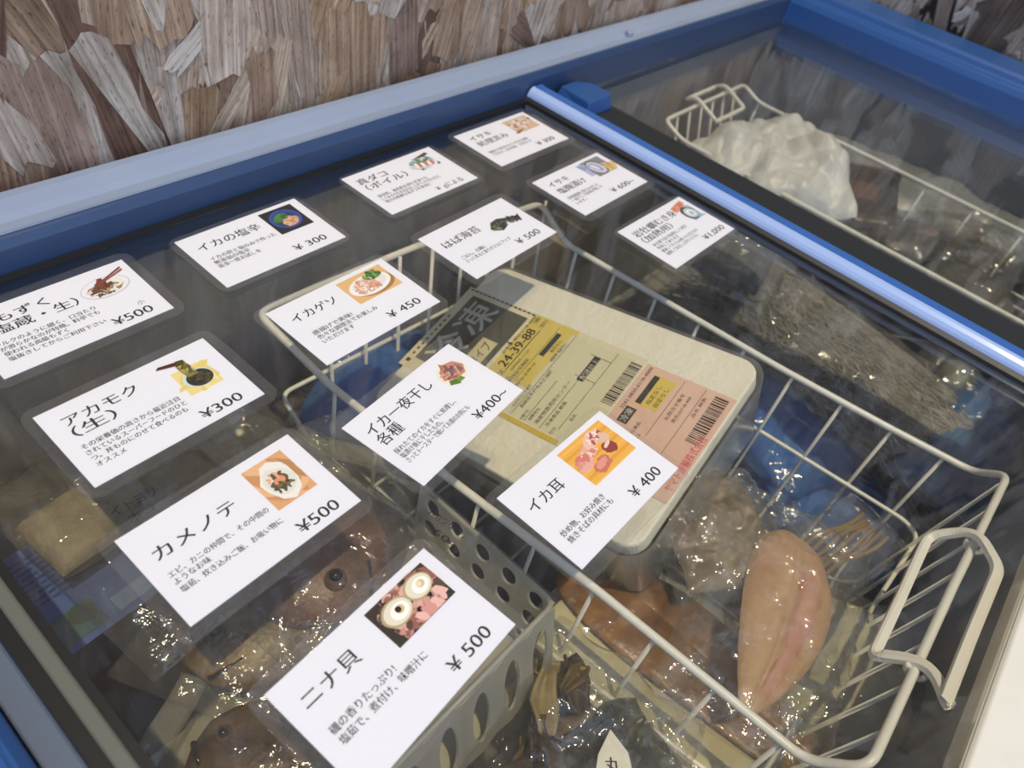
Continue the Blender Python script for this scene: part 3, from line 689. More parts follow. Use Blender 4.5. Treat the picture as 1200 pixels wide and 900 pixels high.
for (u, v) in ((1142, 640), (1073, 787)):
    c = P(u, v, ZE)
    cl = MB().tube([c + Vector((0.006 * math.sin(a), 0.0046 * math.cos(a), 0.0046 * math.sin(a))) if False else c + Vector((0, 0.0048 * math.cos(a), 0.0048 * math.sin(a))) for a in [math.radians(q) for q in range(-200, 21, 20)]], 0.0016, 8)
    cl.build('clip', MT['white_plastic'], wb, smooth=True)

# ------------------------------------------------------------------ foam box with shipping label
BA = Vector((-0.0065, 0.1290, -0.1230)); BB = Vector((0.149, 0.1440, -0.070)); BD = Vector((-0.008, -0.1005, -0.0660))
bU = (BB - BA).normalized(); bV0 = (BD - BA)
bV = (bV0 - bU * bV0.dot(bU)).normalized()
bx = Frame(BA, bU, -bV); bxm = scaled(bx)          # x along the label's reading direction, y opposite to the long side, z up
BW, BLN = 163, 239
tubt = thing('foam_box', 'cream foam box with yellow and pink shipping label in wire basket', 'foam box', bx(BW/2*mm, -BLN/2*mm, -0.07), bx.rot())
lidp = [(a + BW/2, b - BLN/2) for a, b in rrect(BW, BLN, 14, 8)]
mb = MB(); n = len(lidp)
rings = [(1.0, -0.012), (1.0, -0.002), (0.994, -0.0006), (0.985, 0.0)]
vs = []
for s_, z_ in rings: vs += [bxm(BW/2 + (a - BW/2) * s_, -BLN/2 + (b + BLN/2) * (s_ if s_ == 1 else s_ + (1 - s_) * .3), z_) for a, b in lidp]
fs = [tuple(range(n - 1, -1, -1)), tuple(range(3*n, 4*n))] + [(k*n+i, k*n+(i+1) % n, (k+1)*n+(i+1) % n, (k+1)*n+i) for k in range(3) for i in range(n)]
mb.add(vs, fs); foam = mat('cream foam', (0.78, 0.76, 0.64), 0.75, n=(120, (0.82, 0.80, 0.70), 0.6), bump=(260, 0.25))
mb.build('foam_lid', foam, tubt, smooth=False)
mb = MB(); rr_ = [(a + BW/2, b - BLN/2) for a, b in rrect(BW + 10, BLN + 9, 18, 8)]; vs = []
for s_, z_ in ((1.0, -0.004), (0.995, -0.012), (0.965, -0.068), (0.94, -0.078), (0.86, -0.081)):
    vs += [bxm(BW/2 + (a - BW/2) * s_, -BLN/2 + (b + BLN/2) * s_, z_) for a, b in rr_]
n = len(rr_)
mb.add(vs, [tuple(range(5*n - 1, 4*n - 1, -1))] + [(k*n+(i+1) % n, k*n+i, (k+1)*n+i, (k+1)*n+(i+1) % n) for k in range(4) for i in range(n)])
tag(mb.build('plastic_tub', MT['tub'], tubt, smooth=True), 'milky see-through tub body')
# shipping label: x = u, y = -v (mm)
H0 = 0.0004
lb = Print(bxm, H0); YL = (214, 204, 160)
lb.rect(39, -168, 131, 4, (222, 214, 184)); lb.rect(68, -108, 131, -66, (216, 196, 104)); lb.rect(44, -160, 126, -104, (214, 210, 178)); lb.rect(38.5, -152, 42.5, -100, (206, 180, 74))
lab = lb.build('shipping_label', tubt)
pk = Print(bxm, H0 + 0.00005); pk.rect(38, -250 + 12, 128, -169, (226, 190, 172)); pk.rect(38, -239 + 5, 60, -169, (224, 186, 168)); pk.build('pink_slip', lab)
dk = Print(bxm, H0 + 0.00005); dk.rect(50, -62.5, 124, -4.5, (84, 84, 74)); dk.rect(63, -57, 92, -42, (206, 196, 154)); dk.rect(44, -3, 47.5, 6 - 5, (110, 66, 46))
for i in range(15): dk.rect(128.2, -66 + i * 4.6, 129.8, -66 + i * 4.6 + 3.4, (70, 50, 46))
for i in range(9): dk.rect(52 + i * 5.4, -1.6, 54.6 + i * 5.4, 0.4, (96, 78, 56))
dk.rect(96, -68, 97.5, -63, (84, 60, 44)); dk.build('dark_panel', lab)
gt = flat((196, 196, 182)); kt = flat((52, 50, 44)); gm = flat((92, 90, 78)); pkt = flat((222, 92, 108))
HT = H0 + 0.00022
text_obj('frozen_text', [('冷凍', 56, -35, 33, 64, 0.012)], bxm, HT, gt, lab)
text_obj('type_text', [('タイプ', 66, -54.5, 11, 23, 0.0)], bxm, HT, kt, lab)
text_obj('number_text', [('24-39-88', 76, -77, 11, 40, 0.02)], bxm, HT, kt, lab)
rows = [('お客様 0850-6118-4000', 86, -68, 3.6, 42, 0), ('ご依頼主', 121, -72, 4, 8, 0), ('ご指定日', 119, -79, 4, 10, 0), ('X', 69, -80, 7, 4, 0), ('(0950)41-1121', 76, -84, 3.2, 22, 0), ('TEL', 66, -86, 3.2, 5, 0), ('お大阪市東淀川区豊新町', 61, -89.5, 4, 30, 0),
        ('ハイフィーモーター', 61, -97, 3, 20, 0), ('仕分けコード番号', 50, -106, 3, 22, 0), ('長崎県平戸市大久保町', 52, -112, 3.6, 38, 0), ('お届け先', 44, -118, 3, 9, 0), ('有限会社', 46, -124, 3.2, 12, 0), ('海産物直売所センター', 46, -130, 3.8, 42, 0), ('冷凍食品 鮮魚', 48, -138, 3.6, 24, 0), ('代引', 44, -144, 3, 6, 0),
        ('発店コード 058-1121', 66, -96, 2.8, 24, 0), ('指定なし', 104, -101, 3.8, 13, 0), ('時間帯 指定なし', 97, -106, 3.2, 20, 0), ('品名', 60, -150, 3, 6, 0)]
text_obj('sender_text', [r for r in rows if r[2] > -99.5], bxm, HT, kt, lab)
text_obj('address_text', [r for r in rows if -127 < r[2] <= -99.5], bxm, HT, kt, lab)
text_obj('goods_text', [r for r in rows if r[2] <= -127 and r[1] < 60], bxm, HT, kt, lab)
text_obj('date_text', [r for r in rows if r[2] <= -127 and r[1] >= 60], bxm, HT, kt, lab)
rl = MB()
def bar(a0, b0, a1, b1, h=HT - 0.00004): rl.add([bxm(a0, b0, h), bxm(a1, b0, h), bxm(a1, b1, h), bxm(a0, b1, h)], [(0, 1, 2, 3)])
bar(74, -79.4, 118, -78.6); bar(44, -108, 126, -107.6); bar(44, -91.6, 128, -91.2); bar(44, -133.5, 100, -133.1); bar(44, -120, 84, -119.6); bar(50, -146, 126, -145.6)
bar(95, -146, 95.4, -128); bar(116, -146, 116.4, -128); bar(98, -97, 122, -92.6); bar(92, -137, 116, -131.5)
rl.build('ruled_lines', kt, lab)
text_obj('stamp_text', [('配達計上', 94, -136.4, 4.6, 20, 0.02)], bxm, HT + 0.0001, gt, lab)
def barcode(a0, a1, b0, b1, seed):
    r = random.Random(seed); m_ = MB(); a = a0
    while a < a1:
        w = r.choice((0.5, 0.5, 0.9, 1.3)); m_.add([bxm(a, b0, HT), bxm(min(a + w, a1), b0, HT), bxm(min(a + w, a1), b1, HT), bxm(a, b1, HT)], [(0, 1, 2, 3)]); a += w + r.choice((0.5, 0.8, 1.1))
    m_.build('barcode', kt, lab)
barcode(84, 124, -167, -158, 1); barcode(84, 125, -234, -224, 2)
ps = Print(bxm, H0 + 0.0001); ps.rect(94, -196, 122, -180, (222, 196, 96)); ps.rect(95, -183.5, 121, -179, (60, 56, 50)); ps.rect(76, -184, 90, -176, (66, 60, 54)); ps.rect(74, -200.4, 126, -200, (90, 80, 74)); ps.rect(62, -216.4, 126, -216, (90, 80, 74)); ps.build('slip_boxes', lab)
text_obj('slip_text', [('3241-0850-6118-4000', 86, -175, 4, 40, 0), ('指定なし', 97, -189, 4, 18, 0), ('指定なし', 97, -194.5, 4, 18, 0), ('長崎県平戸市', 52, -181, 3, 20, 0), ('お問合せ番号', 92, -206, 3.2, 24, 0), ('東京(3)118-400', 92, -211, 3, 24, 0), ('品名 鮮魚', 102, -220, 3, 18, 0), ('お届け先 冷凍品', 56, -192, 3, 26, 0), ('552', 66, -197, 3, 8, 0)], bxm, HT, kt, lab)
text_obj('slip_stamp', [('冷凍', 77.5, -182.4, 6, 11, 0.02)], bxm, HT + 0.0001, gt, lab)
text_obj('pink_text', [('ヤマト運輸株式会社', 46, -236, 7, 46, 0.012)], bxm, HT, pkt, lab)

# ------------------------------------------------------------------ bags, fish and other frozen goods
def shape_u(u, p): return max(0.0, 1 - abs(2 * u - 1) ** p)
def pillow_mb(fr, lx, ly, h, seed, crumple=0.004, nu=44, nv=34, p=5, low=0.35, edge=0.003, freq=26, droop=0.0, jag=0.0):
    """a filled bag lying in frame fr: seamed edge, domed top and flatter underside"""
    off = Vector((seed * 13.7, seed * 7.3, seed * 3.1))
    def fn(side):
        def f(u, v):
            x = (u - .5) * lx; y = (v - .5) * ly
            x += jag * noise.noise(off + Vector((y * 30, 0, 1))) * (2 * u - 1); y += jag * noise.noise(off + Vector((x * 30, 5, 1))) * (2 * v - 1)
            s = math.sqrt(shape_u(u, p) * shape_u(v, p))
            q = noise.noise(off + Vector((x, y, side)) * freq) + 0.6 * abs(noise.noise(off + Vector((x * 2.3, y * 2.1, side)) * freq))
            z = side * s * h * (1 if side > 0 else low) + crumple * q * (0.35 + s) - droop * (1 - s)
            if side < 0: z = min(z, 0.8 * (side * s * h * low + crumple * q * .35) - 0.0002) - 0.0004
            return fr(x, y, z)
        return f
    mb = MB(); mb.grid(fn(1), nu, nv); mb.grid(lambda u, v: fn(-1)(1 - u, v), nu, nv); return mb
def frame_at(c, yaw, pitch=0.0, roll=0.0):
    m_ = Euler((roll, pitch, yaw)).to_matrix(); return Frame(c, m_.col[0], m_.col[1])

def fish_parts(parent, fr, L, hgt, thk, body, belly, eye=True, tail=True, seed=0, finc=None):
    """whole fish on its side: head at -x, back at +y; L length, hgt depth of body, thk half thickness"""
    def prof(u):
        if u < 0.28: return 0.30 + 0.70 * math.sin(u / 0.28 * math.pi / 2) ** 0.8
        if u < 0.86: return 1.0 - 0.78 * ((u - 0.28) / 0.58) ** 1.5
        return 0.22
    off = Vector((seed * 3.3, seed, 0))
    def f(u, v):
        a = 2 * math.pi * v; r = prof(u) if u > 0 else 0.02
        x = (u - .5) * L * 0.86; cy = math.cos(a) * r * hgt / 2; cz = math.sin(a) * r * thk
        q = 1 + 0.06 * noise.noise(off + Vector((x * 40, cy * 40, cz * 40)))
        return fr(x, cy * q, cz * q)
    b = MB().grid(f, 36, 24, 0, True).build('fish_body', body, parent, smooth=True)
    if tail:
        tl = MB(); x0 = 0.36 * L
        tl.add([fr(x0, hgt * .10, .001), fr(x0 + L * .17, hgt * .42, .003), fr(x0 + L * .11, 0, .002), fr(x0 + L * .17, -hgt * .42, .003), fr(x0, -hgt * .10, .001),
                fr(x0, hgt * .10, -.001), fr(x0 + L * .17, hgt * .42, .001), fr(x0 + L * .11, 0, 0), fr(x0 + L * .17, -hgt * .42, .001), fr(x0, -hgt * .10, -.001)],
               [(0, 4, 3, 2, 1), (5, 6, 7, 8, 9), (0, 1, 6, 5), (1, 2, 7, 6), (2, 3, 8, 7), (3, 4, 9, 8), (4, 0, 5, 9)])
        tl.build('tail_fin', belly, parent)
    fn_ = MB(); xs = [-0.10 * L + i * 0.045 * L for i in range(9)]
    tp = [fr(x, hgt * (0.5 * prof(x / (L * .86) + .5) - .03), 0) for x in xs]; tq = [fr(x + .02 * L, hgt * (0.5 * prof(x / (L * .86) + .5) + .12 * math.sin((i + .6) / 9.2 * math.pi)), 0.001) for i, x in enumerate(xs)]
    fn_.add(tp + tq, [(i, i + 1, 9 + i + 1, 9 + i) for i in range(8)]); fn_.build('back_fin', belly, parent, solid=0.0008)
    pf = MB(); pf.add([fr(-.18 * L, -.05 * hgt, thk * .95), fr(-.02 * L, .06 * hgt, thk * 1.02), fr(.0, -.10 * hgt, thk * 1.02), fr(-.06 * L, -.20 * hgt, thk * .95)], [(0, 3, 2, 1)])
    pf.build('side_fin', belly, parent, solid=0.0008)
    # gill cover ridge and mouth
    gl_ = MB(); gl_.tube([fr(-.20 * L + .035 * L * math.cos(t), hgt * .36 * math.sin(t), thk * (1.0 - .35 * abs(math.sin(t)))) for t in [math.radians(a) for a in range(-75, 76, 15)]], 0.0006, 6)
    gl_.build('gill_cover', body, parent, smooth=True)
    if eye:
        e_ = MB(); c = fr(-.315 * L, .11 * hgt, thk * .70); e_.ball(c, hgt * .075)
        eo = e_.build('eye', MT['eye_ring'], parent, smooth=True)
        c2 = c + fr.z * hgt * .045; MB().ball(c2, hgt * .046).build('pupil', MT['pupil'], eo, smooth=True)
        m_ = MB(); m_.tube([fr(-.425 * L, .02 * hgt, thk * .28), fr(-.39 * L, -.05 * hgt, thk * .48), fr(-.345 * L, -.12 * hgt, thk * .60)], 0.0015, 6); m_.build('mouth', MT['pupil'], parent, smooth=True)
    return b
MT['seam'] = clear('bag seam film', (0.95, 0.95, 0.92), 0.22, (0.8, 0.79, 0.72), 0.06, 0.1, bump=(60, 0.5))
MT['eye_ring'] = mat('fish eye ring', lin(96, 66, 54), 0.2, coat=0.5); MT['pupil'] = mat('fish pupil', (0.01, 0.01, 0.012), 0.1, coat=0.5)
FB = dict(
    brown=mat('brown fish skin', lin(116, 94, 72), 0.4, n=(60, lin(48, 40, 36), 0.95), bump=(140, 0.3)),
    brown2=mat('tan fish skin', lin(158, 134, 94), 0.4, n=(40, lin(66, 54, 44), 0.95, (1, 2, 1)), bump=(140, 0.3)),
    red=mat('reddish fish skin', lin(132, 98, 80), 0.4, n=(38, lin(66, 50, 50), 0.95), bump=(140, 0.3)),
    fin=mat('fish fin', lin(132, 108, 80), 0.4, n=(60, lin(80, 62, 46), 0.8, (1, 6, 1))),
    dark=mat('dark fish skin', lin(70, 64, 60), 0.4, n=(30, lin(40, 38, 38), 0.9), bump=(120, 0.3)),
)
def fish_pack(label, c, yaw, L, hgt, thk, body, seed, bag=(1.2, 1.45), eye=True, tail=True, film='film_tight', group='fish packs in the plastic basket', pitch=0, roll=0, flip=False, shift=0.0):
    t = thing('fish_pack', label, 'fish pack', c, (0, 0, yaw), group)
    fr = frame_at(c, yaw, pitch, roll)
    ff = fr if not flip else Frame(fr.o, -fr.x, -fr.y)
    f2 = Frame(ff(shift, 0, thk * .1), ff.x, ff.y)
    fish_parts(t, f2, L, hgt, thk, body, FB['fin'], eye, tail, seed)
    mb = pillow_mb(fr, L * bag[0], hgt * bag[1], thk * 1.25, seed, 0.0035, p=3.2, low=.9, freq=40)
    tag(mb.build('bag', MT[film], t, smooth=True), 'clear plastic bag')
    sm_ = MB(); e0 = L * bag[0] / 2 * .96; wv = hgt * bag[1] / 2 * .80
    sm_.grid(lambda u, v: fr((e0 + .014 * u) * (1 if seed % 2 else -1), (2 * v - 1) * wv, .0015 * math.sin(v * 9 + seed) + .002 * u + .001), 3, 24)
    tag(sm_.build('seam', MT['seam'], t, smooth=True, solid=.0005), 'milky sealed bag edge')
    return t, fr

# perforated plastic basket at the near end
pbx0, pbx1, pby0, pby1, pz0, pz1 = -0.262, -0.070, -0.090, 0.012, -0.122, -0.056
pb = thing('plastic_basket', 'milky plastic basket with oval holes holding bagged fish', 'plastic basket', (-0.156, 0.02, pz0))
def perf_wall(mb, p0, p1, h0, h1, rows, pitch, slope, inset=0.004):
    """wall from p0 to p1 (x, y), bottom h0 to top h1, leaning outward by slope at the bottom; a lattice of oval holes"""
    p0 = Vector((*p0, 0)); p1 = Vector((*p1, 0)); Ld = (p1 - p0).length; t = (p1 - p0) / Ld; nrm = Vector((t.y, -t.x, 0))
    hh = h1 - h0; nC = max(1, int(Ld / pitch)); cw = Ld / nC; ch = hh / rows
    def pt(a, b): return p0 + t * a + Vector((0, 0, h0 + b)) + nrm * slope * (1 - b / hh)
    K = 16
    for i in range(nC):
        for j in range(rows):
            ca, cb = (i + .5) * cw, (j + .5) * ch; inn = []; out = []
            for k in range(K):
                a = 2 * math.pi * k / K; ux, uy = math.cos(a), math.sin(a)
                inn.append(pt(ca + ux * cw * .27, cb + uy * ch * .34))
                s = min(cw / 2 / max(abs(ux), 1e-6), ch / 2 / max(abs(uy), 1e-6)); out.append(pt(ca + ux * s, cb + uy * s))
            mb.add(inn + out, [(k, (k + 1) % K, K + (k + 1) % K, K + k) for k in range(K)])
            for sx, sy, k0 in ((1, 1, 2), (-1, 1, 6), (-1, -1, 10), (1, -1, 14)):
                pass
mb = MB()
perf_wall(mb, (pbx0, pby0), (pbx1, pby0), pz0, pz1, 1, 0.0215, 0.016)
mb.build('side_wall', MT['perf'], pb, solid=0.0016)
mb = MB(); perf_wall(mb, (pbx1, pby0), (pbx1, pby1), pz0, pz1, 3, 0.0185, 0.002); mb.build('side_wall', MT['perf'], pb, solid=0.0016)
mb = MB(); mb.box((pbx0, pby0 - 0.014, pz0 - 0.001), (pbx1, pby1, pz0 + 0.001)); mb.build('bottom', MT['perf'], pb)
MB().tube(smooth_path([Vector((pbx0, pby0, pz1)), Vector((pbx1, pby0, pz1)), Vector((pbx1, pby1, pz1))], 0.006), 0.0015, 8).build('rim', MT['perf'], pb, smooth=True)

def eye_fish(label, eye, zt, head, L, hgt, thk, body, seed, **kw):
    """fish lying on its side whose upper eye sits at pixel ray eye and whose snout points to pixel ray head"""
    E_ = P(*eye, zt); D_ = P(*head, zt) - E_; yaw = math.atan2(D_.y, D_.x); R_ = Matrix.Rotation(yaw, 3, 'Z')
    return fish_pack(label, E_ - R_ @ Vector((.315 * L - kw.get('shift', 0), -.11 * hgt, thk * .95)), yaw, L, hgt, thk, body, seed, flip=True, **kw)
eye_fish('bagged brown fish whose round eye shows between two price cards', (393, 677), -0.063, (440, 712), 0.17, 0.088, 0.017, FB['red'], 1, bag=(1.0, 1.25), tail=False)
eye_fish('tan fish pack under the eyed fish with a bright crease', (252, 742), -0.080, (215, 800), 0.17, 0.080, 0.015, FB['brown2'], 2, bag=(1.02, 1.25), tail=False)
eye_fish('orange-brown fish pack low at the plastic basket corner', (262, 860), -0.088, (232, 850), 0.12, 0.064, 0.013, FB['brown'], 3, bag=(1.05, 1.2), tail=False)
t, fr = fish_pack('dim fish pack with a handwritten 50 against the plastic basket wall', Vector((-0.115, 0.045, -0.084)), 1.35, 0.13, 0.080, 0.013, FB['dark'], 4, bag=(1.15, 1.3), eye=False, tail=False)
hw = Frame(P(497, 606, -0.058), P(548, 640, -0.058) - P(497, 606, -0.058), None, (0, 0, 1)); hwm = scaled(hw)
tag(text_obj('handwriting', [('ハガツリ', 0, 3, 6, 17, -0.012), ('50-', 10, -6, 6, 14, -0.012)], hwm, 0, MT['ink'], t), 'black marker handwriting')
# big clear pack with the handwriting
c = Vector((-0.186, 0.088, -0.070)); t = thing('frozen_block_pack', 'wide clear pack of cream frozen block with handwriting on top', 'frozen pack', c, (0, 0, 0.1))
fr = frame_at(c, 0.10)
mb = pillow_mb(Frame(fr(-.004, .036, 0), fr.x, fr.y), 0.094, 0.042, 0.008, 21, 0.002, p=8, low=1.6)
tag(mb.build('frozen_block', mat('cream frozen block', lin(158, 148, 122), 0.7, n=(90, lin(112, 102, 84), 0.8), bump=(160, 0.5)), t, smooth=True), 'cream speckled frozen block')
tag(pillow_mb(fr, 0.112, 0.125, 0.010, 22, 0.003, p=5, low=1.5).build('bag', MT['film'], t, smooth=True), 'clear plastic bag')
hw = Frame(P(133, 606, -0.057), P(186, 577, -0.057) - P(133, 606, -0.057), None, (0, 0, 1)); hwm = scaled(hw)
tag(text_obj('handwriting', [('イトヨリ', 0, 0, 7.5, 24, -0.01)], hwm, 0, MT['bluink'], t), 'marker handwriting')
tag(text_obj('handwriting', [('ホコ', 5, -9, 7, 13, -0.01)], hwm, 0, MT['bluink'], t), 'marker handwriting')
# printed blue leaflet under the packs
c = P(120, 672, -0.090); fr = frame_at(c, 0.06); fm = scaled(fr)
t = thing('leaflet', 'blue printed leaflet with rows of small text beneath the packs', 'leaflet', c, (0, 0, 0.06))
mb = MB(); q = [(-55, -30), (52, -30), (52, 42), (-55, 42)]
mb.add([fm(a, b, 0.0) for a, b in q] + [fm(a, b, 0.0005) for a, b in q], [(3, 2, 1, 0), (4, 5, 6, 7), (0, 1, 5, 4), (1, 2, 6, 5), (2, 3, 7, 6), (3, 0, 4, 7)])
lf = mb.build('sheet', mat('blue printed paper', lin(70, 96, 158), 0.5, n=(40, lin(58, 84, 148), 0.6)), t)
pr = Print(fm, 0.00055)
rnd = random.Random(3)
for k in range(9):
    x = -48
    while x < 40:
        w = rnd.uniform(3, 9); pr.rect(x, 34 - k * 3.8, x + w, 35.6 - k * 3.8, (44, 60, 110)); x += w + rnd.uniform(0.8, 2)
pr.rect(-40, -26, -12, -8, (66, 92, 96)); pr.ell(-20, -14, 7, 6, (58, 74, 62), 0, 18, .2, 2); pr.rect(-6, -26, 40, -16, (110, 134, 180))
pr.build('printing', lf)
tag(text_obj('leaflet_text', [('100 Kg/箱', -2, -24, 6, 30, 0.0)], fm, 0.0011, flat((40, 54, 100)), lf), 'dark blue lettering')

# crinkled clear bag of dried pieces at the front
c = Vector((-0.112, -0.150, -0.112)); fr = frame_at(c, 0.15)
t = thing('crinkled_bag', 'crinkled clear bag of brown dried pieces before the holed plastic basket', 'bag', c, (0, 0, 0.15))
rnd = random.Random(11); dm = [mat('dried piece', lin(116, 96, 62), 0.6, n=(60, lin(60, 48, 38), 0.8)), mat('dark dried piece', lin(66, 54, 48), 0.6), mat('pale dried piece', lin(150, 134, 92), 0.6)]
for k in range(26):
    x, y = rnd.uniform(-.055, .05), rnd.uniform(-.035, .035)
    mb = MB(); a = rnd.uniform(0, 3.14); r = rnd.uniform(.010, .018); f3 = Frame(fr(x, y, rnd.uniform(-.004, .012)), (math.cos(a), math.sin(a), rnd.uniform(-.3, .3)), None, (rnd.uniform(-.4, .4), rnd.uniform(-.4, .4), 1))
    mb.grid(lambda u, v: f3((u - .5) * 2 * r, (v - .5) * r * (1 - .5 * abs(2 * u - 1)), .004 * math.sin(u * 5 + k) + .003 * math.cos(v * 6)), 8, 6)
    mb.build('dried_piece', dm[k % 3], t, smooth=True, solid=0.0018)
tag(pillow_mb(fr, 0.150, 0.105, 0.022, 31, 0.010, 60, 46, p=3, low=.8, freq=34, jag=.01).build('bag', MT['film'], t, smooth=True), 'clear crinkled film')
# dark clear bag with a paper tag
c = Vector((-0.106, -0.196, -0.112)); fr = frame_at(c, -0.35)
t = thing('tagged_bag', 'smoky plastic bag with a hand-lettered white tag below the basket wire', 'bag', c, (0, 0, -0.35))
dkf = clear('smoky bag film', (0.42, 0.46, 0.46), 0.10, (0.2, 0.22, 0.22), 0.07, 0.1, bump=(40, 0.8))
tag(pillow_mb(fr, 0.078, 0.125, 0.016, 41, 0.009, 50, 50, p=3, low=.9, freq=30, jag=.01).build('bag', dkf, t, smooth=True), 'smoky film')
tag(pillow_mb(fr, 0.060, 0.10, 0.008, 42, 0.003, p=3, low=.9).build('contents', mat('dark frozen contents', lin(52, 58, 60), 0.6, n=(40, lin(30, 34, 36), 0.8)), t, smooth=True), 'dark contents')
tf = Frame(P(715, 892, -0.083), P(742, 908, -0.083) - P(700, 908, -0.083), None, (0.1, -0.2, 1)); tm = scaled(tf)
mb = MB(); q = [(-13, -22), (13, -22), (10, 4), (2, 15), (-6, 3)]
mb.add([tm(a, b, 0) for a, b in q] + [tm(a, b, .0004) for a, b in q], [(4, 3, 2, 1, 0), (5, 6, 7, 8, 9)] + [(i, (i + 1) % 5, 5 + (i + 1) % 5, 5 + i) for i in range(5)])
tg = mb.build('tag', mat('white tag paper', (0.7, 0.68, 0.58), 0.6), t); tag(tg, 'white paper tag')
text_obj('lettering', [('丸', -3, -5, 8, 8, 0.02), ('つ', 3, -10, 7, 6, 0.01)], tm, .0007, MT['ink'], tg)

# things in the wire basket
c = P(906, 722, -0.095); d = P(880, 810, -0.095) - P(930, 640, -0.095); fr = Frame(c, d, None, (0.10, -0.10, 1))
t = thing('fillet_pack', 'vacuum pack with one pale pink fish fillet in wire basket', 'fish pack', c, fr.rot())
def leaf(fr, L, Wd, h, seed, ridge=True, a0=0.35):
    off = Vector((seed, seed * 2.2, 0)); mb = MB()
    def wid(u): u = min(1, max(0, u)); return (math.sin(math.pi * u ** 0.75) ** 0.62) * (1 - 0.30 * u)
    def f(s):
        def g(u, v):
            x = (u - .5) * L; w = wid(u) * Wd / 2 + 0.0008; y = (2 * v - 1) * w
            dome = (1 - abs(2 * v - 1) ** 2.6) ** .6 * wid(u)
            z = s * h * dome * (1 if s > 0 else .4)
            if s > 0 and ridge: z -= h * .35 * math.exp(-((2 * v - 1) / .10) ** 2) * wid(u)
            z += h * .12 * noise.noise(off + Vector((x * 60, y * 60, s)))
            return fr(x, y + .006 * math.sin(u * 3.1), z)
        return g
    mb.grid(f(1), 40, 28); mb.grid(lambda u, v: f(-1)(1 - u, v), 40, 28); return mb
pk_ = mat('pale pink fish flesh', lin(200, 170, 132), 0.5, n=(34, lin(180, 136, 108), 0.9, (.6, 1.2, 1)), bump=(60, 0.5))
fo = leaf(fr, 0.142, 0.066, 0.011, 5).build('fillet', pk_, t, smooth=True)
def half(u, v):
    L_, q = .142, 0.04 + .62 * v; u_ = .05 + .86 * u; w = (math.sin(math.pi * u_ ** 0.75) ** 0.62) * (1 - .30 * u_); W_ = w * .066 / 2
    e = min(1, 4 * min(u, 1 - u, v, 1 - v) + .0)
    z = .011 * (1 - abs(q) ** 2.6) ** .6 * w - .011 * .35 * math.exp(-(q / .10) ** 2) * w + .0014 * e - .0006
    return fr((u_ - .5) * L_, SIDE * q * W_ + .006 * math.sin(u_ * 3.1), z)
SIDE = 1
mb = MB().grid(half, 30, 14)
tag(mb.build('dark_meat', mat('pink dark meat', lin(190, 128, 112), 0.5, n=(60, lin(208, 168, 146), 0.9, (.5, 1.5, 1)), bump=(70, .6)), fo, smooth=True), 'pinkish half of the fillet')
tag(pillow_mb(fr, 0.185, 0.108, 0.0135, 51, 0.0045, 56, 44, p=3, low=.6, freq=46).build('bag', MT['film_tight'], t, smooth=True), 'clear vacuum film')
# crinkled pack behind the fillet
c = P(838, 622, -0.102); fr = frame_at(c, 0.9, 0, 0)
t = thing('squid_leg_pack', 'crinkled clear pack of pale squid pieces beside the foam box', 'fish pack', c, (0, 0, 0.9))
rnd = random.Random(5); sm = mat('pale squid piece', lin(158, 142, 118), 0.5, n=(60, lin(98, 82, 68), 0.9))
pillow_mb(fr, 0.088, 0.072, 0.010, 53, 0.009, 50, 44, p=2.6, low=.7, freq=60).build('squid_meat', sm, t, smooth=True)
tag(pillow_mb(fr, 0.105, 0.092, 0.014, 52, 0.007, 50, 44, p=3.2, low=.7, freq=38).build('bag', MT['film'], t, smooth=True), 'clear crinkled film')
# split dried fish on a white backing sheet
c = P(800, 815, -0.138); d = P(880, 905, -0.138) - P(690, 730, -0.138); fr = Frame(c, d, None, (0, 0, 1))
t = thing('dried_fish_pack', 'vacuum pack of amber split dried fish on a white backing sheet', 'fish pack', c, fr.rot())
mb = MB(); r = [(a * mm, b * mm) for a, b in rrect(190, 92, 6)]; n = len(r)
mb.add([fr(a, b, -.004) for a, b in r] + [fr(a, b, -.002) for a, b in r], [tuple(range(n - 1, -1, -1)), tuple(range(n, 2 * n))] + [(i, (i + 1) % n, n + (i + 1) % n, n + i) for i in range(n)])
tag(mb.build('backing_sheet', mat('white backing sheet', lin(206, 198, 164), 0.6, n=(50, lin(214, 208, 178), 0.6)), t), 'white backing sheet')
am = mat('amber dried fish', lin(172, 122, 62), 0.35, n=(34, lin(62, 38, 34), 1.0, (.5, 1.4, 1)), bump=(60, 0.6), coat=0.3)
for dx, dy, yw, L, Wd, sd in ((-.010, .008, 0.02, .20, .050, 7), (.012, .036, -.06, .17, .040, 8)):
    f2 = Frame(fr(dx, dy, .003), fr.x + fr.y * yw, None, (0, 0, 1)); leaf(f2, L, Wd, .0042, sd, False).build('split_fish', am, t, smooth=True)
tag(pillow_mb(fr, 0.205, 0.112, 0.010, 61, 0.0028, 54, 36, p=5, low=.8, freq=30).build('bag', MT['film_tight'], t, smooth=True), 'clear vacuum film')
# white sheet under the fillet
c = P(985, 785, -0.135); fr = frame_at(c, 0.5)
t = thing('paper_pack', 'crumpled white wrapped pack under the fillet pack, by basket handle', 'wrapped pack', c, (0, 0, .5))
pillow_mb(fr, 0.10, 0.09, 0.016, 71, 0.006, p=4, low=.8, freq=26).build('wrapping', mat('off white wrapping', lin(190, 188, 168), 0.5, n=(20, lin(166, 166, 150), .6), bump=(50, .4)), t, smooth=True)
tag(pillow_mb(frame_at(c + Vector((0, 0, .004)), .5), 0.115, 0.105, 0.020, 72, 0.006, p=3, low=.9, freq=30).build('bag', MT['film'], t, smooth=True), 'clear plastic film')
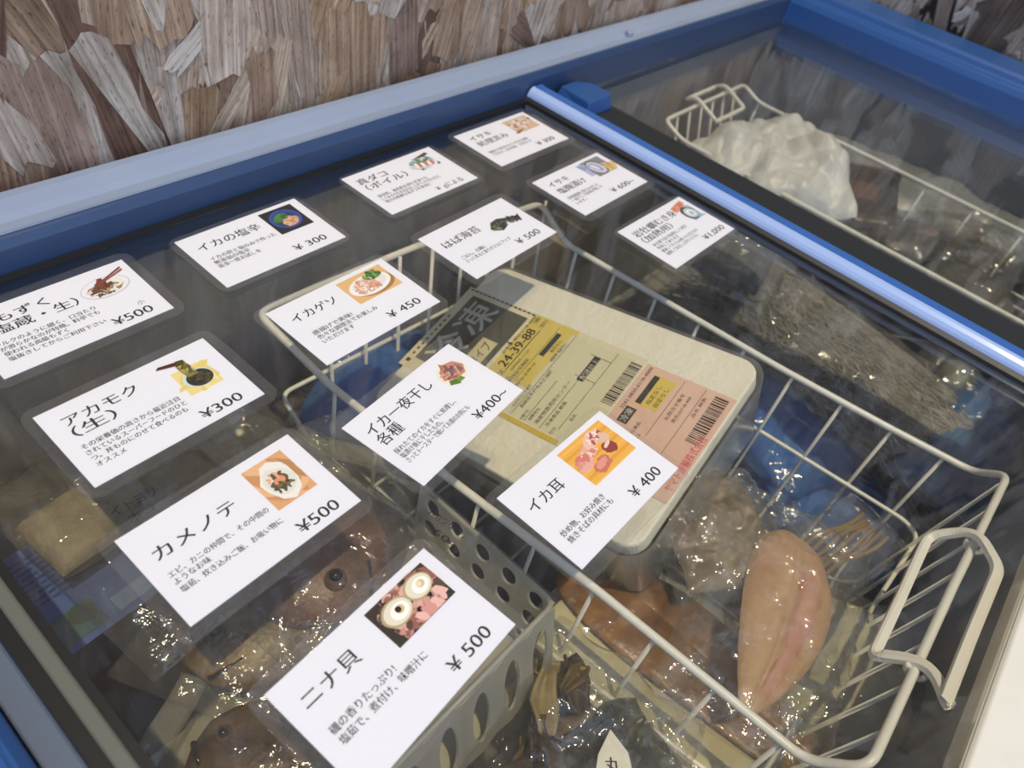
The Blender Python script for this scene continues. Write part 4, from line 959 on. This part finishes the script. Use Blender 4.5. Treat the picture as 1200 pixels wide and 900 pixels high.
# small bag of twine / strips behind fillet
c = P(985, 640, -0.120); fr = frame_at(c, -0.3)
t = thing('strip_pack', 'small clear pack of tan strips between fillet pack and blue bag', 'fish pack', c, (0, 0, -.3))
for k in range(7):
    pts = [fr(-.035 + .012 * i, -.012 + .004 * k + .002 * math.sin(i + k), .003 + .002 * math.sin(i * 1.3 + k)) for i in range(7)]
    MB().tube(pts, 0.0018, 7).build('strip', mat('tan strip', lin(150, 128, 96), .5) if k == 0 else bpy.data.materials['tan strip'], t, smooth=True)
tag(pillow_mb(fr, 0.10, 0.06, 0.012, 73, 0.004, p=3, low=.8, freq=36).build('bag', MT['film'], t, smooth=True), 'clear film')

# frayed dried seaweed bundles in clear bags at the divider
def strands(name, fr, L, Wd, h, n, seed, m, parent):
    rnd = random.Random(seed); mb = MB()
    for k in range(n):
        y0 = rnd.uniform(-.5, .5) * Wd; x0 = rnd.uniform(-.52, .25) * L; ll = rnd.uniform(.22, .60) * L; ph = rnd.uniform(0, 6); am_ = rnd.uniform(.004, .014); dr = rnd.gauss(0, .25)
        pts = []
        for i in range(9):
            s = i / 8; x = x0 + ll * s; y = y0 + dr * ll * (s - .5) + am_ * math.sin(ph + s * 7 + x * 30)
            w = max(0.0, 1 - (2 * x / L) ** 2) ** .5; dome = max(0.0, 1 - (2 * y / (Wd * 1.1)) ** 2) ** .5
            pts.append(fr(x, y, h * (.35 + .65 * w) * dome + .003 * math.sin(ph * 2 + s * 9) + .002))
        mb.tube(pts, rnd.uniform(.0005, .0012), 4)
    return mb.build(name, m, parent)
sw = [mat('grey brown seaweed', lin(158, 156, 150), .8, n=(60, lin(104, 104, 106), .8)), mat('brown seaweed', lin(128, 122, 112), .8, n=(60, lin(78, 80, 84), .8))]
for lab, pa, pb_, z, L, Wd, n, sd, m_ in (
    ('frayed grey dried seaweed bundle bagged along the blue edge bar', (850, 318), (1095, 508), -0.175, .36, .115, 760, 1, sw[0]),
    ('darker frayed seaweed bundle under the grey one beside wire basket rim', (835, 395), (1010, 500), -0.200, .33, .09, 560, 2, sw[1])):
    A_, B_ = P(*pa, z), P(*pb_, z); c = (A_ + B_) / 2; fr = Frame(c, B_ - A_, None, (0, 0, 1))
    t = thing('seaweed_bundle', lab, 'dried seaweed', c, fr.rot(), 'bagged dried seaweed bundles')
    o = strands('seaweed', fr, L, Wd, .030, n, sd, m_, t)
    core = leaf(Frame(fr(0, 0, 0), fr.x, fr.y), L * 1.0, Wd * 1.05, .027, sd, False).build('core', m_, t, smooth=True)
    tag(pillow_mb(fr, L * 1.05, Wd * 1.3, .034, 80 + sd, .006, 54, 36, p=3, low=.7, freq=26).build('bag', MT['film'], t, smooth=True), 'clear film')
# blue bags
for lab, px, z, lx, ly, h, yaw, sd in (
    ('blue plastic bag of fish with white glints below the seaweed bundles', (975, 540), -0.235, .26, .17, .034, .2, 1),
    ('blue plastic bag by basket front corner under the edge bar', (1128, 522), -0.180, .20, .11, .030, 0.1, 2),
    ('dark blue plastic bag showing between squid cards left of foam box', (452, 455), -0.150, .13, .11, .025, .7, 3),
    ('blue plastic bag deep in the wire basket beside foam box', (905, 500), -0.195, .15, .12, .02, 1.2, 4)):
    c = P(*px, z); fr = frame_at(c, yaw); t = thing('blue_bag', lab, 'plastic bag', c, (0, 0, yaw), 'blue plastic bags of frozen fish')
    pillow_mb(fr, lx * .8, ly * .75, h * .7, 90 + sd, .005, p=3, low=.8).build('contents', mat('bluish frozen contents', lin(84, 128, 192), .5, n=(24, lin(46, 78, 134), .8)) if sd == 1 else bpy.data.materials['bluish frozen contents'], t, smooth=True)
    tag(pillow_mb(fr, lx, ly, h, 95 + sd, .010, 60, 48, p=3, low=.9, freq=24, jag=.01).build('bag', MT['film_blue'], t, smooth=True), 'blue film')
# small white bait bag at the right
c = P(1120, 440, -0.150); fr = frame_at(c, .3)
t = thing('wrapped_lump', 'small pale lump wrapped in clear film beside seaweed by edge bar', 'wrapped pack', c, (0, 0, .3))
MB().grid(lambda u, v: fr(.022 * math.sin(math.pi * u) * math.cos(6.283 * v) * (1 + .15 * noise.noise(Vector((u * 5, math.cos(6.283 * v) * 2, 1)))), .017 * math.sin(math.pi * u) * math.sin(6.283 * v), .012 * math.cos(math.pi * u)), 18, 22, 0, True).build('lump', mat('pale lump', lin(122, 124, 112), .5, n=(40, lin(92, 96, 92), .8)), t, smooth=True)
tag(pillow_mb(fr, .062, .052, .015, 75, .004, p=2.6, low=.9, freq=44).build('bag', MT['film'], t, smooth=True), 'clear film')
# crumpled clear bag with blue and gold glints
c = P(865, 300, -0.105); fr = frame_at(c, .2)
t = thing('crumpled_bag', 'crumpled empty clear bag glinting below the oyster card', 'bag', c, (0, 0, .2))
pillow_mb(fr, .16, .11, .018, 76, .011, 56, 46, p=3, low=.8, freq=24, jag=.012).build('bag', MT['film'], t, smooth=True)
pillow_mb(fr, .11, .07, .008, 77, .004, p=3, low=.8).build('contents', mat('grey frozen contents', lin(104, 112, 122), .5, n=(26, lin(72, 82, 98), .8)), t, smooth=True)
# cream cartons deep under the back cards
for lab, px, z, sx, sy, sz, yaw in (('cream carton under the rear cards beside wire basket end', (665, 262), -0.120, .075, .05, .05, .05), ('tan carton near back wall under octopus card', (560, 255), -0.125, .07, .04, .05, .02)):
    c = P(*px, z); f = frame_at(c, yaw); t = thing('carton', lab, 'carton', c, (0, 0, yaw), 'small cartons under the rear cards')
    mb = MB(); mb.add([f(a * sx / 2, b * sy / 2, -sz * (1 - k)) for k in (0, 1) for a, b in ((-1, -1), (1, -1), (1, 1), (-1, 1))], [(3, 2, 1, 0), (4, 5, 6, 7), (0, 1, 5, 4), (1, 2, 6, 5), (2, 3, 7, 6), (3, 0, 4, 7)])
    b_ = mb.build('box', mat('tan carton board', lin(142, 128, 102), .7, n=(20, lin(124, 110, 88), .6)), t, bevel=.0015)
    m2 = MB(); m2.add([f(-.5 * sx, -.10 * sy, .0006), f(.5 * sx, -.10 * sy, .0006), f(.5 * sx, .10 * sy, .0006), f(-.5 * sx, .10 * sy, .0006)], [(0, 1, 2, 3)]); m2.build('tape', mat('carton tape', lin(156, 142, 112), .3), t, solid=.0004)

# dark bags filling the floor of the freezer
dkm = mat('dark frozen goods', lin(66, 66, 62), .6, n=(14, lin(42, 44, 46), .8), bump=(40, .4))
for lab, cx, cy, z, lx, ly, h, yaw, sd in (
    ('dark grey bag of goods in the corner near the grey lid frame', -0.205, 0.185, -0.150, .12, .11, .03, .2, 1),
    ('dark grey bag of goods under the squid shiokara card', -0.075, 0.190, -0.185, .13, .10, .03, .5, 2),
    ('dark grey bag of goods low under rear octopus card', 0.060, 0.205, -0.21, .14, .08, .03, .1, 3),
    ('dark bag of goods low under the rear corner cards', 0.260, 0.195, -0.19, .12, .09, .03, -.2, 4),
    ('dark grey bag of goods below the near lid frame', -0.235, -0.16, -0.16, .07, .16, .03, .1, 5),
    ('dark bag of goods deep under the seaweed bundles', 0.46, -0.05, -0.27, .30, .26, .03, .2, 6),
    ('dark bag of goods deep beside basket front corner', 0.38, -0.20, -0.25, .22, .13, .03, .1, 7)):
    c = Vector((cx, cy, z)); f = frame_at(c, yaw); t = thing('dark_bag', lab, 'bag', c, (0, 0, yaw), 'dark bags at the freezer bottom')
    pillow_mb(f, lx * .94, ly * .94, h * .85, 110 + sd, .005, p=4, low=.9).build('contents', dkm, t, smooth=True)
    tag(pillow_mb(f, lx, ly, h, 120 + sd, .006, p=3.4, low=1.0, freq=24).build('bag', MT['film'], t, smooth=True), 'clear film')

# ------------------------------------------------------------------ far compartment
wm = MT['film_white']
for lab, px, z, lx, ly, h, yaw, sd in (
    ('white plastic bag crumpled tall beside the far wire basket', (925, 200), -0.090, .17, .13, .045, .6, 1),
    ('small white plastic bag half behind the divider bar', (862, 185), -0.090, .12, .09, .035, -.2, 2),
    ('flat white wrapped pack along the far compartment back', (1085, 225), -0.140, .34, .20, .022, -1.2, 3)):
    c = P(*px, z); f = frame_at(c, yaw); t = thing('white_bag', lab, 'plastic bag', c, (0, 0, yaw), 'white bags in the far compartment')
    pillow_mb(f, lx, ly, h, 130 + sd, .016 if sd < 3 else .008, 80, 70, p=2.0, low=.9, freq=20, jag=.012).build('bag', wm if sd < 3 else mat('greyish wrap film', lin(138, 142, 142), .4, n=(20, lin(112, 116, 120), .7), bump=(30, .4)), t, smooth=True)
c = P(1012, 232, -0.105); f = Frame(c, (0.35, -0.9, 0.12), None, (-0.25, 0.05, 1)); fm = scaled(f)
t = thing('brown_packet', 'upright brown packet with folded top beside white plastic bag', 'packet', c, f.rot())
bm_ = mat('brown packet film', lin(58, 48, 44), .35, n=(16, lin(36, 33, 33), .8))
pillow_mb(f, .080, .115, .012, 141, .003, p=6, low=.8).build('packet', bm_, t, smooth=True)
mb = MB(); mb.box((-.0405, .048, -.003), (.0405, .060, .005)); mb.v = [f(*p) for p in mb.v]; tag(mb.build('folded_top', mat('tan packet fold', lin(120, 88, 66), .4), t), 'tan folded top')
mb = MB(); mb.box((-.02, -.02, .0125), (.012, .012, .0135)); mb.v = [f(*p) for p in mb.v]; tag(mb.build('print', mat('rust print', lin(94, 66, 44), .4, n=(60, lin(84, 60, 44), .8)), t), 'rust-coloured printed patch')
# far wire basket
fb = thing('wire_basket', 'white wire basket in the far compartment behind white plastic bags', 'wire basket', (0.63, -0.03, -0.138), group='wire freezer baskets')
zz = -0.080; zb_ = -0.135
x0, x1, y0, y1 = 0.528, 0.735, -0.27, 0.215
lp = [(0.62, y1, zz + .012), (x1, y1, zz + .012), (x1 - .002, y1 - .03, zz), (x1, y0 + .03, zz), (x1, y0, zz + .012), (x0, y0, zz + .012), (x0, y0 + .03, zz), (x0, y1 - .03, zz), (x0, y1, zz + .012), (0.62, y1, zz + .012)]
MB().tube(smooth_path(lp, .01)[:-1], .0026, 10, closed=True).build('rim', MT['white_wire'], fb, smooth=True)
for k in range(8):
    y = y0 + .03 + k * (y1 - y0 - .06) / 7
    MB().tube(smooth_path([(x0, y, zz), (x0 + .008, y, zb_), (x1 - .008, y, zb_), (x1, y, zz)], .01, 4), .0014, 8).build('cross_wire', MT['white_wire'], fb, smooth=True)
for k in range(6):
    x = x0 + .03 + k * .03
    MB().tube(smooth_path([(x, y0, zz + .012), (x, y0 + .02, zb_ - .003), (x, y1 - .02, zb_ - .003), (x, y1, zz + .012)], .01, 4), .0014, 8).build('long_wire', MT['white_wire'], fb, smooth=True)
hh = [(0.60, y1 - .035, zz + .006), (0.60, y1 + .003, zz + .022), (0.60, y1 + .018, zz + .014), (0.68, y1 + .018, zz + .014), (0.68, y1 + .003, zz + .022), (0.68, y1 - .035, zz + .006)]
strap(smooth_path([hh[-1]] + hh + [hh[0]], .006, 4)[1:-1], .005, .003, 'handle', MT['white_plastic'], fb, None)
# fish and clear bags at the right
fish_pack('clear bag with one dark fish by the divider in far compartment', P(1085, 285, -0.120), -.6, .19, .075, .018, FB['dark'], 7, film='film', group=None)
c = P(1145, 285, -0.120); f = frame_at(c, .5)
t = thing('round_tray_pack', 'clear round lidded tray with golden glints in the far compartment', 'tray pack', c, (0, 0, .5))
mb = MB(); R_ = .048
for r_, z_ in ((R_, .012), (R_ * .92, -.008)): pass
mb.grid(lambda u, v: f((R_ * (.72 + .28 * u)) * math.cos(6.283 * v), (R_ * (.72 + .28 * u)) * math.sin(6.283 * v), -.014 + .026 * u), 6, 40, 0, True)
mb.tube([f(R_ * math.cos(6.283 * k / 40), R_ * math.sin(6.283 * k / 40), .0125) for k in range(40)], .0018, 8, closed=True); mb.build('tray', MT['film_tight'], t, smooth=True)
mb = MB(); mb.grid(lambda u, v: f(R_ * .8 * u * math.cos(6.283 * v), R_ * .8 * u * math.sin(6.283 * v), -.010 + .008 * (1 - u * u) + .003 * noise.noise(Vector((u * 6, math.cos(6.283 * v) * 3, math.sin(6.283 * v) * 3)))), 14, 36, 0, True); mb.build('contents', mat('brown frozen contents', lin(92, 82, 66), .5, n=(60, lin(54, 48, 44), .8)), t, smooth=True)
tag(pillow_mb(f, .135, .115, .020, 151, .008, 56, 46, p=3, low=.9, freq=34, jag=.01).build('bag', MT['film'], t, smooth=True), 'clear crinkled film')
for lab, px, z, lx, ly, h, yaw, sd in (
    ('grey bag of frozen goods near the divider bar in the far compartment', (1120, 355), -0.150, .16, .14, .03, .3, 1),
    ('clear bag of grey goods against the far compartment wall', (1185, 250), -0.170, .16, .16, .03, -.4, 2),
    ('grey bag of goods low in far compartment below white bag', (960, 270), -0.190, .22, .16, .03, .1, 3)):
    c = P(*px, z); f = frame_at(c, yaw); t = thing('grey_bag', lab, 'bag', c, (0, 0, yaw), 'grey bags in the far compartment')
    pillow_mb(f, lx * .92, ly * .92, h * .85, 160 + sd, .007, p=3.4, low=.9).build('contents', mat('grey brown goods', lin(88, 86, 80), .6, n=(20, lin(58, 58, 58), .8), bump=(40, .4)) if sd == 1 else bpy.data.materials['grey brown goods'], t, smooth=True)
    tag(pillow_mb(f, lx, ly, h, 170 + sd, .009, p=3, low=1.0, freq=26, jag=.01).build('bag', MT['film'], t, smooth=True), 'clear film')
